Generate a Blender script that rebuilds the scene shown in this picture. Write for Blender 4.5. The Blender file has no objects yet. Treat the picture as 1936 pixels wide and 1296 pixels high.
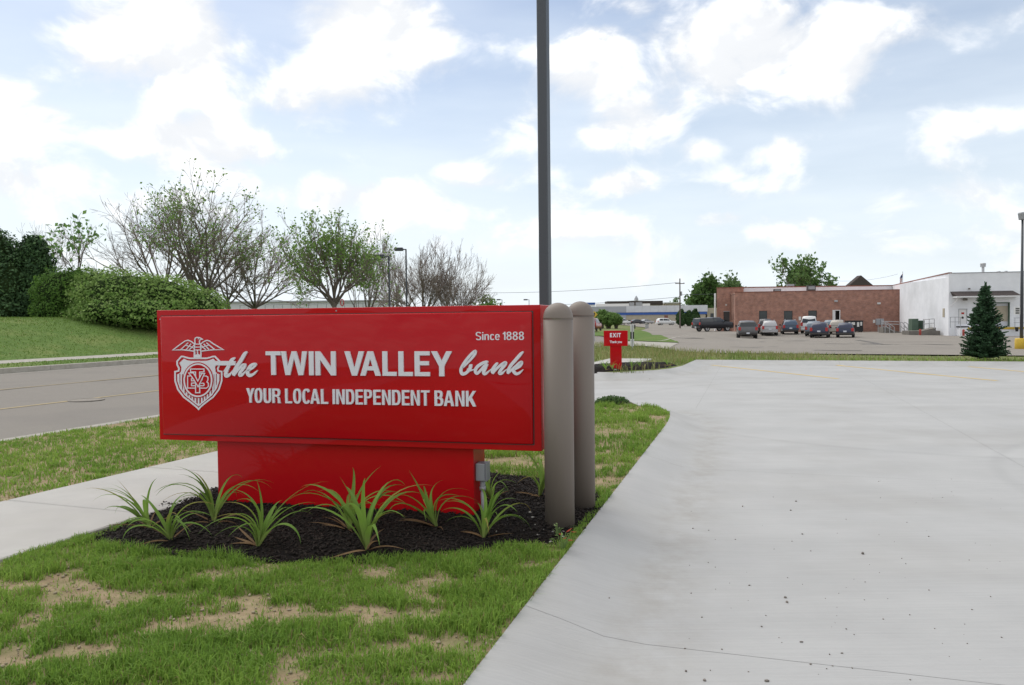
import bpy, bmesh, math, random
import numpy as np
from mathutils import Vector, Matrix, Euler
from mathutils.geometry import delaunay_2d_cdt

R = math.radians
random.seed(7)
rng = np.random.default_rng(7)
scene = bpy.context.scene
COL = scene.collection

# ---------------------------------------------------------------- camera
FPX, IMW, IMH = 1476.0, 1936.0, 1296.0
EYE = Vector((0.0, 0.0, 1.5))
cam_data = bpy.data.cameras.new('camera')
cam = bpy.data.objects.new('camera', cam_data)
COL.objects.link(cam)
cam_data.sensor_width = 36.0
cam_data.lens = 36.0 * FPX / IMW
cam_data.clip_start = 0.05
cam_data.clip_end = 6000.0
ROT = Matrix.Rotation(R(90 - 1.746), 3, 'X') @ Matrix.Rotation(R(-0.6), 3, 'Z')
cam.matrix_world = Matrix.Translation(EYE) @ ROT.to_4x4()
scene.camera = cam

# ---------------------------------------------------------------- light and sky
SUN_EL, SUN_AZ = 56.0, -38.0          # azimuth measured from the view axis (+Y), negative to the left
sv = Vector((math.sin(R(SUN_AZ)) * math.cos(R(SUN_EL)), math.cos(R(SUN_AZ)) * math.cos(R(SUN_EL)), math.sin(R(SUN_EL))))
sun_data = bpy.data.lights.new('sun', 'SUN')
sun_data.energy = 1.5
sun_data.angle = R(60)
sun_data.color = (1.0, 0.95, 0.87)
sun = bpy.data.objects.new('sun', sun_data)
COL.objects.link(sun)
sun.rotation_euler = sv.to_track_quat('Z', 'Y').to_euler()
sun.location = (0, 0, 60)
scene.view_settings.view_transform = 'Standard'
scene.view_settings.look = 'None'
scene.view_settings.gamma = 1.0
scene.view_settings.use_curve_mapping = False
scene.view_settings.exposure = 0.36
scene.cycles.max_bounces = 6
scene.cycles.transparent_max_bounces = 8
scene.cycles.use_denoising = True

def ray(px, py):
    d = ROT @ Vector(((px - IMW / 2) / FPX, (IMH / 2 - py) / FPX, -1.0))
    return d
def gp(px, py, z=0.0):
    d = ray(px, py)
    t = (z - EYE.z) / d.z
    return EYE + d * t

# clouds of the photographed sky as soft ellipses (column, row, half width, half height, weight)
CLOUDS = [(330, 80, 210, 130, 1.0), (190, 230, 260, 90, .5), (50, 210, 110, 100, .85), (700, 60, 210, 110, 1.0), (560, 180, 220, 90, .7),
          (370, 270, 180, 75, .95), (70, 340, 120, 55, .55), (300, 400, 240, 55, .4), (640, 370, 160, 60, .8), (560, 360, 120, 60, .6), (880, 340, 120, 45, .62), (780, 380, 180, 55, .5),
          (1400, 110, 200, 115, 1.05), (1560, 100, 180, 110, .9), (1120, 120, 130, 90, .78), (1190, 230, 150, 75, .72), (1290, 190, 120, 70, .6), (1700, 60, 260, 70, .66), (1850, 50, 150, 60, .7),
          (1330, 280, 70, 35, .62), (1480, 285, 80, 38, .72), (1170, 350, 90, 42, .85), (1840, 235, 80, 35, .75), (1360, 415, 70, 24, .7), (1690, 380, 120, 50, .5), (1860, 370, 120, 45, .5),
          (1500, 440, 300, 50, .42), (1050, 440, 260, 50, .4), (1800, 450, 260, 50, .45), (1000, 230, 120, 60, .45), (60, 60, 120, 40, .45)]
def build_world():
    w = bpy.data.worlds.new('World')
    scene.world = w
    w.use_nodes = True
    nt = w.node_tree
    N, L = nt.nodes, nt.links
    N.clear()
    def new(t, **kw):
        n = N.new(t)
        for k, v in kw.items(): setattr(n, k, v)
        return n
    def math_(op, a, b=None, c=None, clamp=False):
        n = new('ShaderNodeMath', operation=op, use_clamp=clamp)
        for i, v in enumerate((a, b, c)):
            if v is None: continue
            if hasattr(v, 'node'): L.new(v, n.inputs[i])
            else: n.inputs[i].default_value = v
        return n.outputs[0]
    def vmath(op, a, b=None, c=None):
        n = new('ShaderNodeVectorMath', operation=op)
        for i, v in enumerate((a, b, c)):
            if v is None: continue
            if hasattr(v, 'node'): L.new(v, n.inputs[i])
            else: n.inputs[i].default_value = v
        return n.outputs[1] if op in ('LENGTH', 'DOT_PRODUCT') else n.outputs[0]
    def mrange(v, a, b, c=0.0, d=1.0, kind='SMOOTHSTEP'):
        n = new('ShaderNodeMapRange', interpolation_type=kind, clamp=True) if kind == 'LINEAR' else new('ShaderNodeMapRange', interpolation_type=kind)
        L.new(v, n.inputs['Value'])
        for k, x in (('From Min', a), ('From Max', b), ('To Min', c), ('To Max', d)): n.inputs[k].default_value = x
        return n.outputs['Result']
    def mixc(f, a, b):
        n = new('ShaderNodeMix', data_type='RGBA')
        for s, v in ((n.inputs[0], f), (n.inputs[6], a), (n.inputs[7], b)):
            if hasattr(v, 'node'): L.new(v, s)
            else: s.default_value = v
        return n.outputs[2]
    tc = new('ShaderNodeTexCoord')
    d0 = vmath('NORMALIZE', tc.outputs['Generated'])
    def cloud_noise(d):
        nz = new('ShaderNodeTexNoise', noise_dimensions='3D')
        L.new(vmath('MULTIPLY', d, (1.0, 1.0, 1.5)), nz.inputs['Vector'])
        nz.inputs['Scale'].default_value = 9.0
        nz.inputs['Detail'].default_value = 8.0
        nz.inputs['Roughness'].default_value = 0.55
        nz.inputs['Distortion'].default_value = 0.35
        return nz.outputs['Fac']
    sep = new('ShaderNodeSeparateXYZ'); L.new(d0, sep.inputs[0])
    z = sep.outputs[2]
    comb = new('ShaderNodeCombineXYZ')
    L.new(sep.outputs[0], comb.inputs[0]); L.new(z, comb.inputs[1])
    acc = None; low = None
    for (px, py, a, b, wgt) in CLOUDS:
        c = ray(px, py).normalized()
        sx, sz = FPX / (a * 1.3), FPX / (b * 1.3)
        q = vmath('MULTIPLY_ADD', comb.outputs[0], (sx, sz, 0), (-c.x * sx, -c.z * sz, 0))
        g = mrange(vmath('LENGTH', q), 0.0, 1.0, wgt, 0.0)
        acc = g if acc is None else math_('SMOOTH_MAX', acc, g, 0.25)
    # behind and above the view the sky goes on with the same broken cloud
    big = new('ShaderNodeTexNoise', noise_dimensions='3D')
    L.new(d0, big.inputs['Vector']); big.inputs['Scale'].default_value = 2.3; big.inputs['Detail'].default_value = 2.0
    up = mrange(z, 0.36, 0.55, 0.0, 1.0)
    back = mrange(sep.outputs[1], 0.55, 0.3, 0.0, 1.0)
    fr = math_('MAXIMUM', up, back)
    acc = math_('MAXIMUM', math_('MULTIPLY', acc, math_('SUBTRACT', 1.0, fr)), math_('MULTIPLY', math_('MULTIPLY', big.outputs['Fac'], 1.15), fr))
    n0 = cloud_noise(d0)
    n1 = cloud_noise(vmath('ADD', d0, (-0.012, 0.0, 0.028)))
    F = math_('ADD', math_('MULTIPLY', acc, 0.74), math_('MULTIPLY', math_('SUBTRACT', n0, 0.5), 1.7))
    alpha = mrange(F, 0.13, 0.56)
    shade = mrange(math_('SUBTRACT', n1, n0), -0.11, 0.10, 1.0, 0.0)
    thick = mrange(F, 0.25, 1.0, 0.0, 1.0)
    lit = math_('MULTIPLY_ADD', shade, 0.85, math_('MULTIPLY', thick, 0.16), clamp=True)
    cloud = mixc(lit, (7.0, 7.2, 7.5, 1), (9.9, 9.9, 9.85, 1))
    sky = new('ShaderNodeTexSky', sky_type='NISHITA')
    sky.sun_disc = False
    sky.sun_elevation = R(SUN_EL); sky.sun_rotation = R(SUN_AZ)
    sky.air_density = 1.0; sky.dust_density = 1.6; sky.ozone_density = 1.0
    # thin high veil: paler towards the horizon
    veil_n = new('ShaderNodeTexNoise', noise_dimensions='3D')
    L.new(vmath('MULTIPLY', d0, (1.0, 1.0, 5.0)), veil_n.inputs['Vector']); veil_n.inputs['Scale'].default_value = 3.2; veil_n.inputs['Detail'].default_value = 6.0
    vf = math_('ADD', mrange(z, 0.0, 0.38, 0.92, 0.20, 'LINEAR'), math_('MULTIPLY', math_('SUBTRACT', veil_n.outputs['Fac'], 0.5), 0.75), clamp=True)
    base = mixc(vf, sky.outputs[0], (7.5, 8.15, 8.75, 1))
    out_c = mixc(math_('MULTIPLY', alpha, mrange(z, 0.0, 0.10, 0.35, 1.0, 'LINEAR')), base, cloud)
    bg = new('ShaderNodeBackground')
    L.new(out_c, bg.inputs['Color'])
    bg.inputs['Strength'].default_value = 0.10
    o = new('ShaderNodeOutputWorld')
    L.new(bg.outputs[0], o.inputs[0])
    w.cycles.sampling_method = 'MANUAL'
    w.cycles.sample_map_resolution = 512
build_world()

# ---------------------------------------------------------------- materials
MATS = {}
def pm(name, c1, c2=None, scale=5.0, rough=0.7, bump=0.0, bscale=60.0, metallic=0.0, coat=0.0, spec=0.5, stretch=(1, 1, 1), c3=None, scale3=0.6, lo=0.35, hi=0.65, bdist=0.02, coatrough=0.04):
    m = bpy.data.materials.new(name); m.use_nodes = True
    nt = m.node_tree; b = nt.nodes['Principled BSDF']; L = nt.links
    def col(c): return (c[0], c[1], c[2], 1.0)
    b.inputs['Base Color'].default_value = col(c1)
    b.inputs['Roughness'].default_value = rough
    b.inputs['Metallic'].default_value = metallic
    b.inputs['Specular IOR Level'].default_value = spec
    b.inputs['Coat Weight'].default_value = coat
    b.inputs['Coat Roughness'].default_value = coatrough
    tc = nt.nodes.new('ShaderNodeTexCoord'); mp = nt.nodes.new('ShaderNodeMapping')
    mp.inputs['Scale'].default_value = stretch
    L.new(tc.outputs['Object'], mp.inputs['Vector'])
    def noise(s, d=6.0, r=.6):
        n = nt.nodes.new('ShaderNodeTexNoise'); n.inputs['Scale'].default_value = s; n.inputs['Detail'].default_value = d; n.inputs['Roughness'].default_value = r
        L.new(mp.outputs['Vector'], n.inputs['Vector']); return n.outputs['Fac']
    def mix(f, a, bb, lo, hi):
        mr = nt.nodes.new('ShaderNodeMapRange'); mr.inputs['From Min'].default_value = lo; mr.inputs['From Max'].default_value = hi
        L.new(f, mr.inputs['Value'])
        mx = nt.nodes.new('ShaderNodeMix'); mx.data_type = 'RGBA'
        L.new(mr.outputs['Result'], mx.inputs[0])
        for s, v in ((mx.inputs[6], a), (mx.inputs[7], bb)):
            if hasattr(v, 'node'): L.new(v, s)
            else: s.default_value = v
        return mx.outputs[2]
    c = col(c1)
    if c2 is not None: c = mix(noise(scale), c, col(c2), lo, hi)
    if c3 is not None: c = mix(noise(scale3, 4.0), c, col(c3), 0.5, 0.72)
    if hasattr(c, 'node'): L.new(c, b.inputs['Base Color'])
    if bump > 0:
        bp = nt.nodes.new('ShaderNodeBump'); bp.inputs['Strength'].default_value = bump; bp.inputs['Distance'].default_value = bdist
        L.new(noise(bscale, 8.0), bp.inputs['Height']); L.new(bp.outputs['Normal'], b.inputs['Normal'])
    MATS[name] = m
    return m
def leafmat(name, rough=0.55, trans=0.3, spec=.35):
    m = bpy.data.materials.new(name); m.use_nodes = True
    nt = m.node_tree; b = nt.nodes['Principled BSDF']; L = nt.links
    a = nt.nodes.new('ShaderNodeAttribute'); a.attribute_name = 'Col'
    L.new(a.outputs['Color'], b.inputs['Base Color']); b.inputs['Roughness'].default_value = rough
    b.inputs['Specular IOR Level'].default_value = spec
    t = nt.nodes.new('ShaderNodeBsdfTranslucent'); L.new(a.outputs['Color'], t.inputs['Color'])
    mx = nt.nodes.new('ShaderNodeMixShader'); mx.inputs[0].default_value = trans
    L.new(b.outputs[0], mx.inputs[1]); L.new(t.outputs[0], mx.inputs[2])
    L.new(mx.outputs[0], nt.nodes['Material Output'].inputs['Surface'])
    MATS[name] = m
    return m
M = {}
M['leaf'] = leafmat('foliage', .65, .42, .15)
M['inner'] = None
M['needle'] = leafmat('needles', .65, .15, .15)
M['blade'] = leafmat('grass_blade', .6, .42, .2)
M['soil'] = pm('sandy_soil', (.36, .285, .18), (.25, .19, .115), 9, .95, .9, 45, spec=.1, c3=(.20, .20, .09), scale3=2.6)
M['lawn'] = pm('lawn_green', (.115, .18, .046), (.085, .145, .034), 3.5, .95, .7, 30, spec=.1, c3=(.18, .21, .07), scale3=.35)
M['turf'] = pm('rough_turf', (.17, .19, .07), (.12, .155, .05), 2.0, .95, .6, 20, spec=.1, c3=(.25, .235, .12), scale3=.3)
M['mulch'] = pm('dark_mulch', (.018, .015, .014), (.006, .005, .005), 70, .95, 1.0, 90, spec=.12, c3=(.035, .026, .02), scale3=9)
M['chip'] = pm('mulch_chip', (.022, .018, .016), (.008, .007, .006), 30, .9, spec=.2, c3=(.06, .045, .035), scale3=60)
M['asphalt'] = pm('worn_asphalt', (.27, .245, .215), (.225, .205, .18), 30, .92, .25, 200, spec=.2, c3=(.20, .18, .16), scale3=.12)
M['road'] = pm('road_asphalt', (.245, .225, .20), (.205, .188, .167), 60, .92, .3, 250, spec=.2, c3=(.19, .175, .16), scale3=.25)
M['kerb'] = pm('kerb_concrete', (.40, .38, .34), (.32, .30, .26), 6, .9, .2, 80, spec=.2)
M['walk'] = pm('sidewalk_concrete', (.43, .42, .395), (.39, .38, .36), 2.0, .88, .15, 150, spec=.25, c3=(.39, .38, .35), scale3=.9)
M['joint'] = pm('joint_dark', (.2, .195, .18), rough=.95)
M['yellow'] = pm('faded_yellow_paint', (.62, .45, .15), (.52, .40, .19), 12, .85, spec=.2)
M['road_yellow'] = pm('worn_road_yellow', (.40, .315, .17), (.30, .26, .18), 6, .9, spec=.2)
M['white_line'] = pm('white_line_paint', (.55, .55, .53), (.40, .39, .37), 4, .85, spec=.2)
def red_gloss():
    m = pm('red_sign_enamel', (.46, .006, .0095), rough=.35, coat=.32, spec=.06, coatrough=.01)
    nt = m.node_tree; b = nt.nodes['Principled BSDF']; L = nt.links
    tc = nt.nodes.new('ShaderNodeTexCoord'); n = nt.nodes.new('ShaderNodeTexNoise'); n.inputs['Scale'].default_value = 1.1; n.inputs['Detail'].default_value = 1.5
    L.new(tc.outputs['Object'], n.inputs['Vector'])
    bp = nt.nodes.new('ShaderNodeBump'); bp.inputs['Strength'].default_value = .13; bp.inputs['Distance'].default_value = .10
    L.new(n.outputs['Fac'], bp.inputs['Height']); L.new(bp.outputs['Normal'], b.inputs['Normal']); L.new(bp.outputs['Normal'], b.inputs['Coat Normal'])
    # dusty rubs left on the enamel
    s = nt.nodes.new('ShaderNodeTexNoise'); s.inputs['Scale'].default_value = 5.0; s.inputs['Detail'].default_value = 9.0; s.inputs['Roughness'].default_value = .75
    L.new(tc.outputs['Object'], s.inputs['Vector'])
    mr = nt.nodes.new('ShaderNodeMapRange'); mr.inputs['From Min'].default_value = .63; mr.inputs['From Max'].default_value = .83; mr.inputs['To Max'].default_value = .18
    L.new(s.outputs['Fac'], mr.inputs['Value'])
    mx = nt.nodes.new('ShaderNodeMix'); mx.data_type = 'RGBA'; mx.inputs[6].default_value = (.46, .006, .0095, 1); mx.inputs[7].default_value = (.5, .2, .2, 1)
    L.new(mr.outputs['Result'], mx.inputs[0]); L.new(mx.outputs[2], b.inputs['Base Color'])
    return m
M['red'] = red_gloss()
M['white_letter'] = pm('white_letter', (.72, .72, .76), rough=.45)
M['bollard'] = pm('taupe_plastic', (.195, .162, .136), (.178, .149, .125), 3, .52, .05, 300, spec=.4, stretch=(1, 1, .15))
M['pole'] = pm('dark_bronze_paint', (.055, .062, .072), rough=.4, spec=.5)
M['grey_metal'] = pm('grey_metal', (.33, .34, .36), rough=.45, metallic=.4)
M['pvc'] = pm('grey_conduit', (.36, .37, .38), rough=.5)
M['bark'] = pm('bark', (.17, .145, .12), (.115, .10, .085), 12, .95, .6, 30, spec=.1)
M['twig'] = pm('twig', (.28, .23, .20), (.21, .175, .155), 6, .95, spec=.1)
M['inner'] = pm('shade_core', (.02, .035, .012), (.03, .05, .016), 8, .95, .8, 14, spec=.05)  # near-black green that paints the shade inside the shrub crowns
M['white_wall'] = pm('white_painted_block', (.84, .85, .88), (.76, .77, .80), .8, .8, .15, 12, spec=.2, c3=(.68, .69, .71), scale3=.25)
M['white_trim'] = pm('white_trim', (.72, .72, .72), rough=.6)
M['beige'] = pm('beige_wall', (.45, .40, .31), (.40, .355, .275), 2, .85, spec=.2)
M['blue'] = pm('blue_band', (.03, .10, .36), rough=.5)
M['panel_white'] = pm('white_panel', (.62, .63, .66), (.55, .56, .59), .6, .5)
M['panel_grey'] = pm('grey_panel', (.36, .37, .40), rough=.5)
M['coping'] = pm('red_coping', (.22, .085, .055), rough=.6)
M['glass'] = pm('dark_glass', (.03, .036, .04), rough=.08, spec=.6)
M['dark_frame'] = pm('dark_frame', (.04, .036, .034), rough=.5)
M['shingle'] = pm('brown_shingles', (.095, .078, .075), (.065, .055, .052), 8, .9, .5, 25, spec=.15)
M['green_box'] = pm('transformer_green', (.085, .135, .095), (.065, .11, .075), 2, .6)
M['concrete_dark'] = pm('aged_concrete', (.20, .185, .165), (.14, .13, .115), 2, .95, .3, 30)
M['galv'] = pm('galvanised', (.42, .42, .43), rough=.45, metallic=.5)
M['black'] = pm('black_plastic', (.012, .012, .013), rough=.6)
M['tyre'] = pm('tyre_rubber', (.018, .018, .018), rough=.85)
M['rim'] = pm('rim_alloy', (.42, .42, .43), rough=.35, metallic=.7)
M['chrome'] = pm('chrome', (.6, .6, .6), rough=.2, metallic=1.0)
M['tail'] = pm('tail_lamp_red', (.42, .02, .02), rough=.2, coat=.6)
M['lamp_clear'] = pm('clear_lamp', (.6, .6, .58), rough=.15, coat=.6)
M['plate'] = pm('licence_plate', (.62, .64, .70), rough=.5)
M['hazard_red'] = pm('red_post_paint', (.38, .06, .045), (.3, .05, .04), 6, .7)
M['safety_yellow'] = pm('safety_yellow', (.62, .42, .04), (.5, .34, .05), 3, .7)
M['paper'] = pm('paper_notice', (.65, .65, .63), rough=.8)
M['stone'] = pm('pebble_stone', (.14, .125, .11), (.24, .21, .18), 20, .9)
M['wood'] = pm('pole_wood', (.13, .11, .095), rough=.9)
def brick_mat():
    m = bpy.data.materials.new('red_brick'); m.use_nodes = True
    nt = m.node_tree; b = nt.nodes['Principled BSDF']; L = nt.links
    tc = nt.nodes.new('ShaderNodeTexCoord')
    sp = nt.nodes.new('ShaderNodeSeparateXYZ'); L.new(tc.outputs['Object'], sp.inputs[0])
    ad = nt.nodes.new('ShaderNodeMath'); ad.operation = 'ADD'; L.new(sp.outputs[0], ad.inputs[0]); L.new(sp.outputs[1], ad.inputs[1])
    cb = nt.nodes.new('ShaderNodeCombineXYZ'); L.new(ad.outputs[0], cb.inputs[0]); L.new(sp.outputs[2], cb.inputs[1])
    br = nt.nodes.new('ShaderNodeTexBrick'); L.new(cb.outputs[0], br.inputs['Vector'])
    br.inputs['Scale'].default_value = 1.0; br.inputs['Brick Width'].default_value = .3; br.inputs['Row Height'].default_value = .1; br.inputs['Mortar Size'].default_value = .012
    br.inputs['Color1'].default_value = (.40, .175, .118, 1); br.inputs['Color2'].default_value = (.29, .13, .10, 1); br.inputs['Mortar'].default_value = (.36, .27, .22, 1)
    n = nt.nodes.new('ShaderNodeTexNoise'); n.inputs['Scale'].default_value = 1.6; n.inputs['Detail'].default_value = 8; L.new(tc.outputs['Object'], n.inputs['Vector'])
    mr = nt.nodes.new('ShaderNodeMapRange'); mr.inputs['From Min'].default_value = .3; mr.inputs['From Max'].default_value = .7; mr.inputs['To Min'].default_value = .75; mr.inputs['To Max'].default_value = 1.2; L.new(n.outputs['Fac'], mr.inputs['Value'])
    mx = nt.nodes.new('ShaderNodeMix'); mx.data_type = 'RGBA'; mx.blend_type = 'MULTIPLY'; mx.inputs[0].default_value = 1
    L.new(br.outputs['Color'], mx.inputs[6]); L.new(mr.outputs['Result'], mx.inputs[7]); L.new(mx.outputs[2], b.inputs['Base Color'])
    b.inputs['Roughness'].default_value = .9
    return m
M['brick'] = brick_mat()
def concrete_mat():
    m = pm('new_concrete', (.405, .405, .40), (.375, .375, .372), 1.3, .86, spec=.25, c3=(.345, .34, .33), scale3=.45)
    nt = m.node_tree; b = nt.nodes['Principled BSDF']; L = nt.links
    tc = nt.nodes.new('ShaderNodeTexCoord'); mp = nt.nodes.new('ShaderNodeMapping'); mp.inputs['Rotation'].default_value = (0, 0, R(17)); mp.inputs['Scale'].default_value = (1.2, 46, 1)
    L.new(tc.outputs['Object'], mp.inputs[0])
    n = nt.nodes.new('ShaderNodeTexNoise'); n.inputs['Scale'].default_value = 1.6; n.inputs['Detail'].default_value = 5; L.new(mp.outputs[0], n.inputs['Vector'])
    bp = nt.nodes.new('ShaderNodeBump'); bp.inputs['Strength'].default_value = .35; bp.inputs['Distance'].default_value = .006
    L.new(n.outputs['Fac'], bp.inputs['Height']); L.new(bp.outputs[0], b.inputs['Normal'])
    # faint broom streaks, pale wear bands and tyre arcs in the colour
    old = b.inputs['Base Color'].links[0].from_socket
    mr = nt.nodes.new('ShaderNodeMapRange'); mr.inputs['From Min'].default_value = .3; mr.inputs['From Max'].default_value = .7; mr.inputs['To Min'].default_value = .96; mr.inputs['To Max'].default_value = 1.035
    L.new(n.outputs['Fac'], mr.inputs[0])
    mp2 = nt.nodes.new('ShaderNodeMapping'); mp2.inputs['Rotation'].default_value = (0, 0, R(17)); mp2.inputs['Scale'].default_value = (.12, 1.1, 1); L.new(tc.outputs['Object'], mp2.inputs[0])
    n2 = nt.nodes.new('ShaderNodeTexNoise'); n2.inputs['Scale'].default_value = 1.4; n2.inputs['Detail'].default_value = 4; L.new(mp2.outputs[0], n2.inputs['Vector'])
    mr2 = nt.nodes.new('ShaderNodeMapRange'); mr2.inputs['From Min'].default_value = .35; mr2.inputs['From Max'].default_value = .65; mr2.inputs['To Min'].default_value = .965; mr2.inputs['To Max'].default_value = 1.03
    L.new(n2.outputs['Fac'], mr2.inputs[0])
    pr = nt.nodes.new('ShaderNodeMath'); pr.operation = 'MULTIPLY'; L.new(mr.outputs[0], pr.inputs[0]); L.new(mr2.outputs[0], pr.inputs[1])
    arcs = pr.outputs[0]
    for (cx, cy, rad, wd, dk) in ((6.6, 3.4, 3.35, .10, .17), (6.6, 3.4, 3.02, .09, .11), (9.5, 6.0, 4.9, .12, .06), (7.5, 14.0, 5.5, .13, .06)):
        v = nt.nodes.new('ShaderNodeVectorMath'); v.operation = 'DISTANCE'; v.inputs[1].default_value = (cx, cy, -.12); L.new(tc.outputs['Object'], v.inputs[0])
        s = nt.nodes.new('ShaderNodeMath'); s.operation = 'SUBTRACT'; L.new(v.outputs['Value'], s.inputs[0]); s.inputs[1].default_value = rad
        ab = nt.nodes.new('ShaderNodeMath'); ab.operation = 'ABSOLUTE'; L.new(s.outputs[0], ab.inputs[0])
        q = nt.nodes.new('ShaderNodeMapRange'); q.interpolation_type = 'SMOOTHSTEP'; q.inputs['From Min'].default_value = 0; q.inputs['From Max'].default_value = wd; q.inputs['To Min'].default_value = 1 - dk; q.inputs['To Max'].default_value = 1
        L.new(ab.outputs[0], q.inputs[0])
        t = nt.nodes.new('ShaderNodeMath'); t.operation = 'MULTIPLY'; L.new(arcs, t.inputs[0]); L.new(q.outputs[0], t.inputs[1]); arcs = t.outputs[0]
    mx = nt.nodes.new('ShaderNodeMix'); mx.data_type = 'RGBA'; mx.blend_type = 'MULTIPLY'; mx.inputs[0].default_value = 1
    L.new(old, mx.inputs[6]); L.new(arcs, mx.inputs[7])
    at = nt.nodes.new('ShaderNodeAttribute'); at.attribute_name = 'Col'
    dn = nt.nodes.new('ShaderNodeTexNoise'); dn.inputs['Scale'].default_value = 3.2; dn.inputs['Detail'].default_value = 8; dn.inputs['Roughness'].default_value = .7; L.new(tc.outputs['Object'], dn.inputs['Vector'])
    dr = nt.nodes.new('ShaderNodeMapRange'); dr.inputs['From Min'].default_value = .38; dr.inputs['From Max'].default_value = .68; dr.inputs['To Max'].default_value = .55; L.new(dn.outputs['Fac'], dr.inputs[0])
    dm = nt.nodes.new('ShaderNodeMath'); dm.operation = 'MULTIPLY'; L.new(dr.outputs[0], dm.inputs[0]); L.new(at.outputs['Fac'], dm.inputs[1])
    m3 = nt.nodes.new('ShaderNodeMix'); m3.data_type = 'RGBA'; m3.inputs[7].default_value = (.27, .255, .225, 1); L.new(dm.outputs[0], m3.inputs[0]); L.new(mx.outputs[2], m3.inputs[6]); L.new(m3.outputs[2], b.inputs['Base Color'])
    return m
M['concrete'] = concrete_mat()

# ---------------------------------------------------------------- helpers
def link(o, parent=None, label=None, cat=None, group=None, kind=None):
    COL.objects.link(o)
    if parent is not None: o.parent = parent
    if label: o['label'] = label
    if cat: o['category'] = cat
    if group: o['group'] = group
    if kind: o['kind'] = kind
    return o
def thing(name, label, cat, loc=(0, 0, 0), rz=0.0, group=None):
    o = bpy.data.objects.new(name, None)
    o.location = loc; o.rotation_euler = (0, 0, rz); o.empty_display_size = .2
    return link(o, None, label, cat, group)
class MB:
    def __init__(s): s.v = []; s.f = []
    def add(s, vs, fs):
        k = len(s.v); s.v += [tuple(p) for p in vs]; s.f += [tuple(i + k for i in f) for f in fs]; return s
    def box(s, x0, x1, y0, y1, z0, z1):
        return s.add([(x0, y0, z0), (x1, y0, z0), (x1, y1, z0), (x0, y1, z0), (x0, y0, z1), (x1, y0, z1), (x1, y1, z1), (x0, y1, z1)],
                     [(3, 2, 1, 0), (4, 5, 6, 7), (0, 1, 5, 4), (1, 2, 6, 5), (2, 3, 7, 6), (3, 0, 4, 7)])
    def tube(s, pts, rads, n=8, cap=True):
        pts = [Vector(p) for p in pts]
        if not hasattr(rads, '__len__'): rads = [rads] * len(pts)
        k = len(s.v); ref = None
        for i, p in enumerate(pts):
            t = (pts[min(i + 1, len(pts) - 1)] - pts[max(i - 1, 0)])
            if t.length < 1e-9: t = Vector((0, 0, 1))
            t.normalize()
            if ref is None: ref = Vector((1, 0, 0)) if abs(t.x) < .8 else Vector((0, 1, 0))
            a = (ref - t * ref.dot(t))
            if a.length < 1e-5: a = t.orthogonal()
            a.normalize(); b = t.cross(a); ref = a
            for j in range(n):
                g = 2 * math.pi * j / n
                q = p + (a * math.cos(g) + b * math.sin(g)) * rads[i]
                s.v.append((q.x, q.y, q.z))
        for i in range(len(pts) - 1):
            for j in range(n):
                j2 = (j + 1) % n
                s.f.append((k + i * n + j, k + i * n + j2, k + (i + 1) * n + j2, k + (i + 1) * n + j))
        if cap:
            s.f.append(tuple(k + j for j in reversed(range(n)))); e = k + (len(pts) - 1) * n
            s.f.append(tuple(e + j for j in range(n)))
        return s
    def prism(s, poly, axis='y', a=0.0, b=1.0):
        """extrude a 2D polygon: axis 'y' -> poly in (x,z); 'x' -> (y,z); 'z' -> (x,y)"""
        def P(u, v, w): return {'y': (u, w, v), 'x': (w, u, v), 'z': (u, v, w)}[axis]
        n = len(poly); k = len(s.v)
        s.v += [P(u, v, a) for u, v in poly] + [P(u, v, b) for u, v in poly]
        s.f += [tuple(k + i for i in range(n)), tuple(k + n + i for i in reversed(range(n)))]
        for i in range(n):
            j = (i + 1) % n
            s.f.append((k + j, k + i, k + n + i, k + n + j))
        return s
    def lathe(s, prof, n=24, c=(0, 0)):
        k = len(s.v)
        for r, z in prof:
            for j in range(n):
                g = 2 * math.pi * j / n
                s.v.append((c[0] + r * math.cos(g), c[1] + r * math.sin(g), z))
        for i in range(len(prof) - 1):
            for j in range(n):
                j2 = (j + 1) % n
                s.f.append((k + i * n + j, k + i * n + j2, k + (i + 1) * n + j2, k + (i + 1) * n + j))
        s.f.append(tuple(k + j for j in reversed(range(n)))); e = k + (len(prof) - 1) * n
        s.f.append(tuple(e + j for j in range(n)))
        return s
    def build(s, name, mat, parent=None, smooth=False, bevel=0.0, fixn=True, **kw):
        me = bpy.data.meshes.new(name); me.from_pydata(s.v, [], s.f); me.update()
        if fixn or bevel > 0:
            bm = bmesh.new(); bm.from_mesh(me)
            bmesh.ops.recalc_face_normals(bm, faces=bm.faces)
            if bevel > 0:
                ed = [e for e in bm.edges if len(e.link_faces) == 2 and e.calc_face_angle(0) > .5]
                bmesh.ops.bevel(bm, geom=ed, offset=bevel, segments=2, affect='EDGES', profile=.5, clamp_overlap=True)
            bm.to_mesh(me); bm.free()
        me.materials.append(M[mat] if isinstance(mat, str) else mat)
        if smooth: me.shade_smooth() if smooth is True else me.shade_auto_smooth(angle=smooth) if hasattr(me, 'shade_auto_smooth') else me.shade_smooth()
        o = bpy.data.objects.new(name, me)
        return link(o, parent, **kw)
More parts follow.
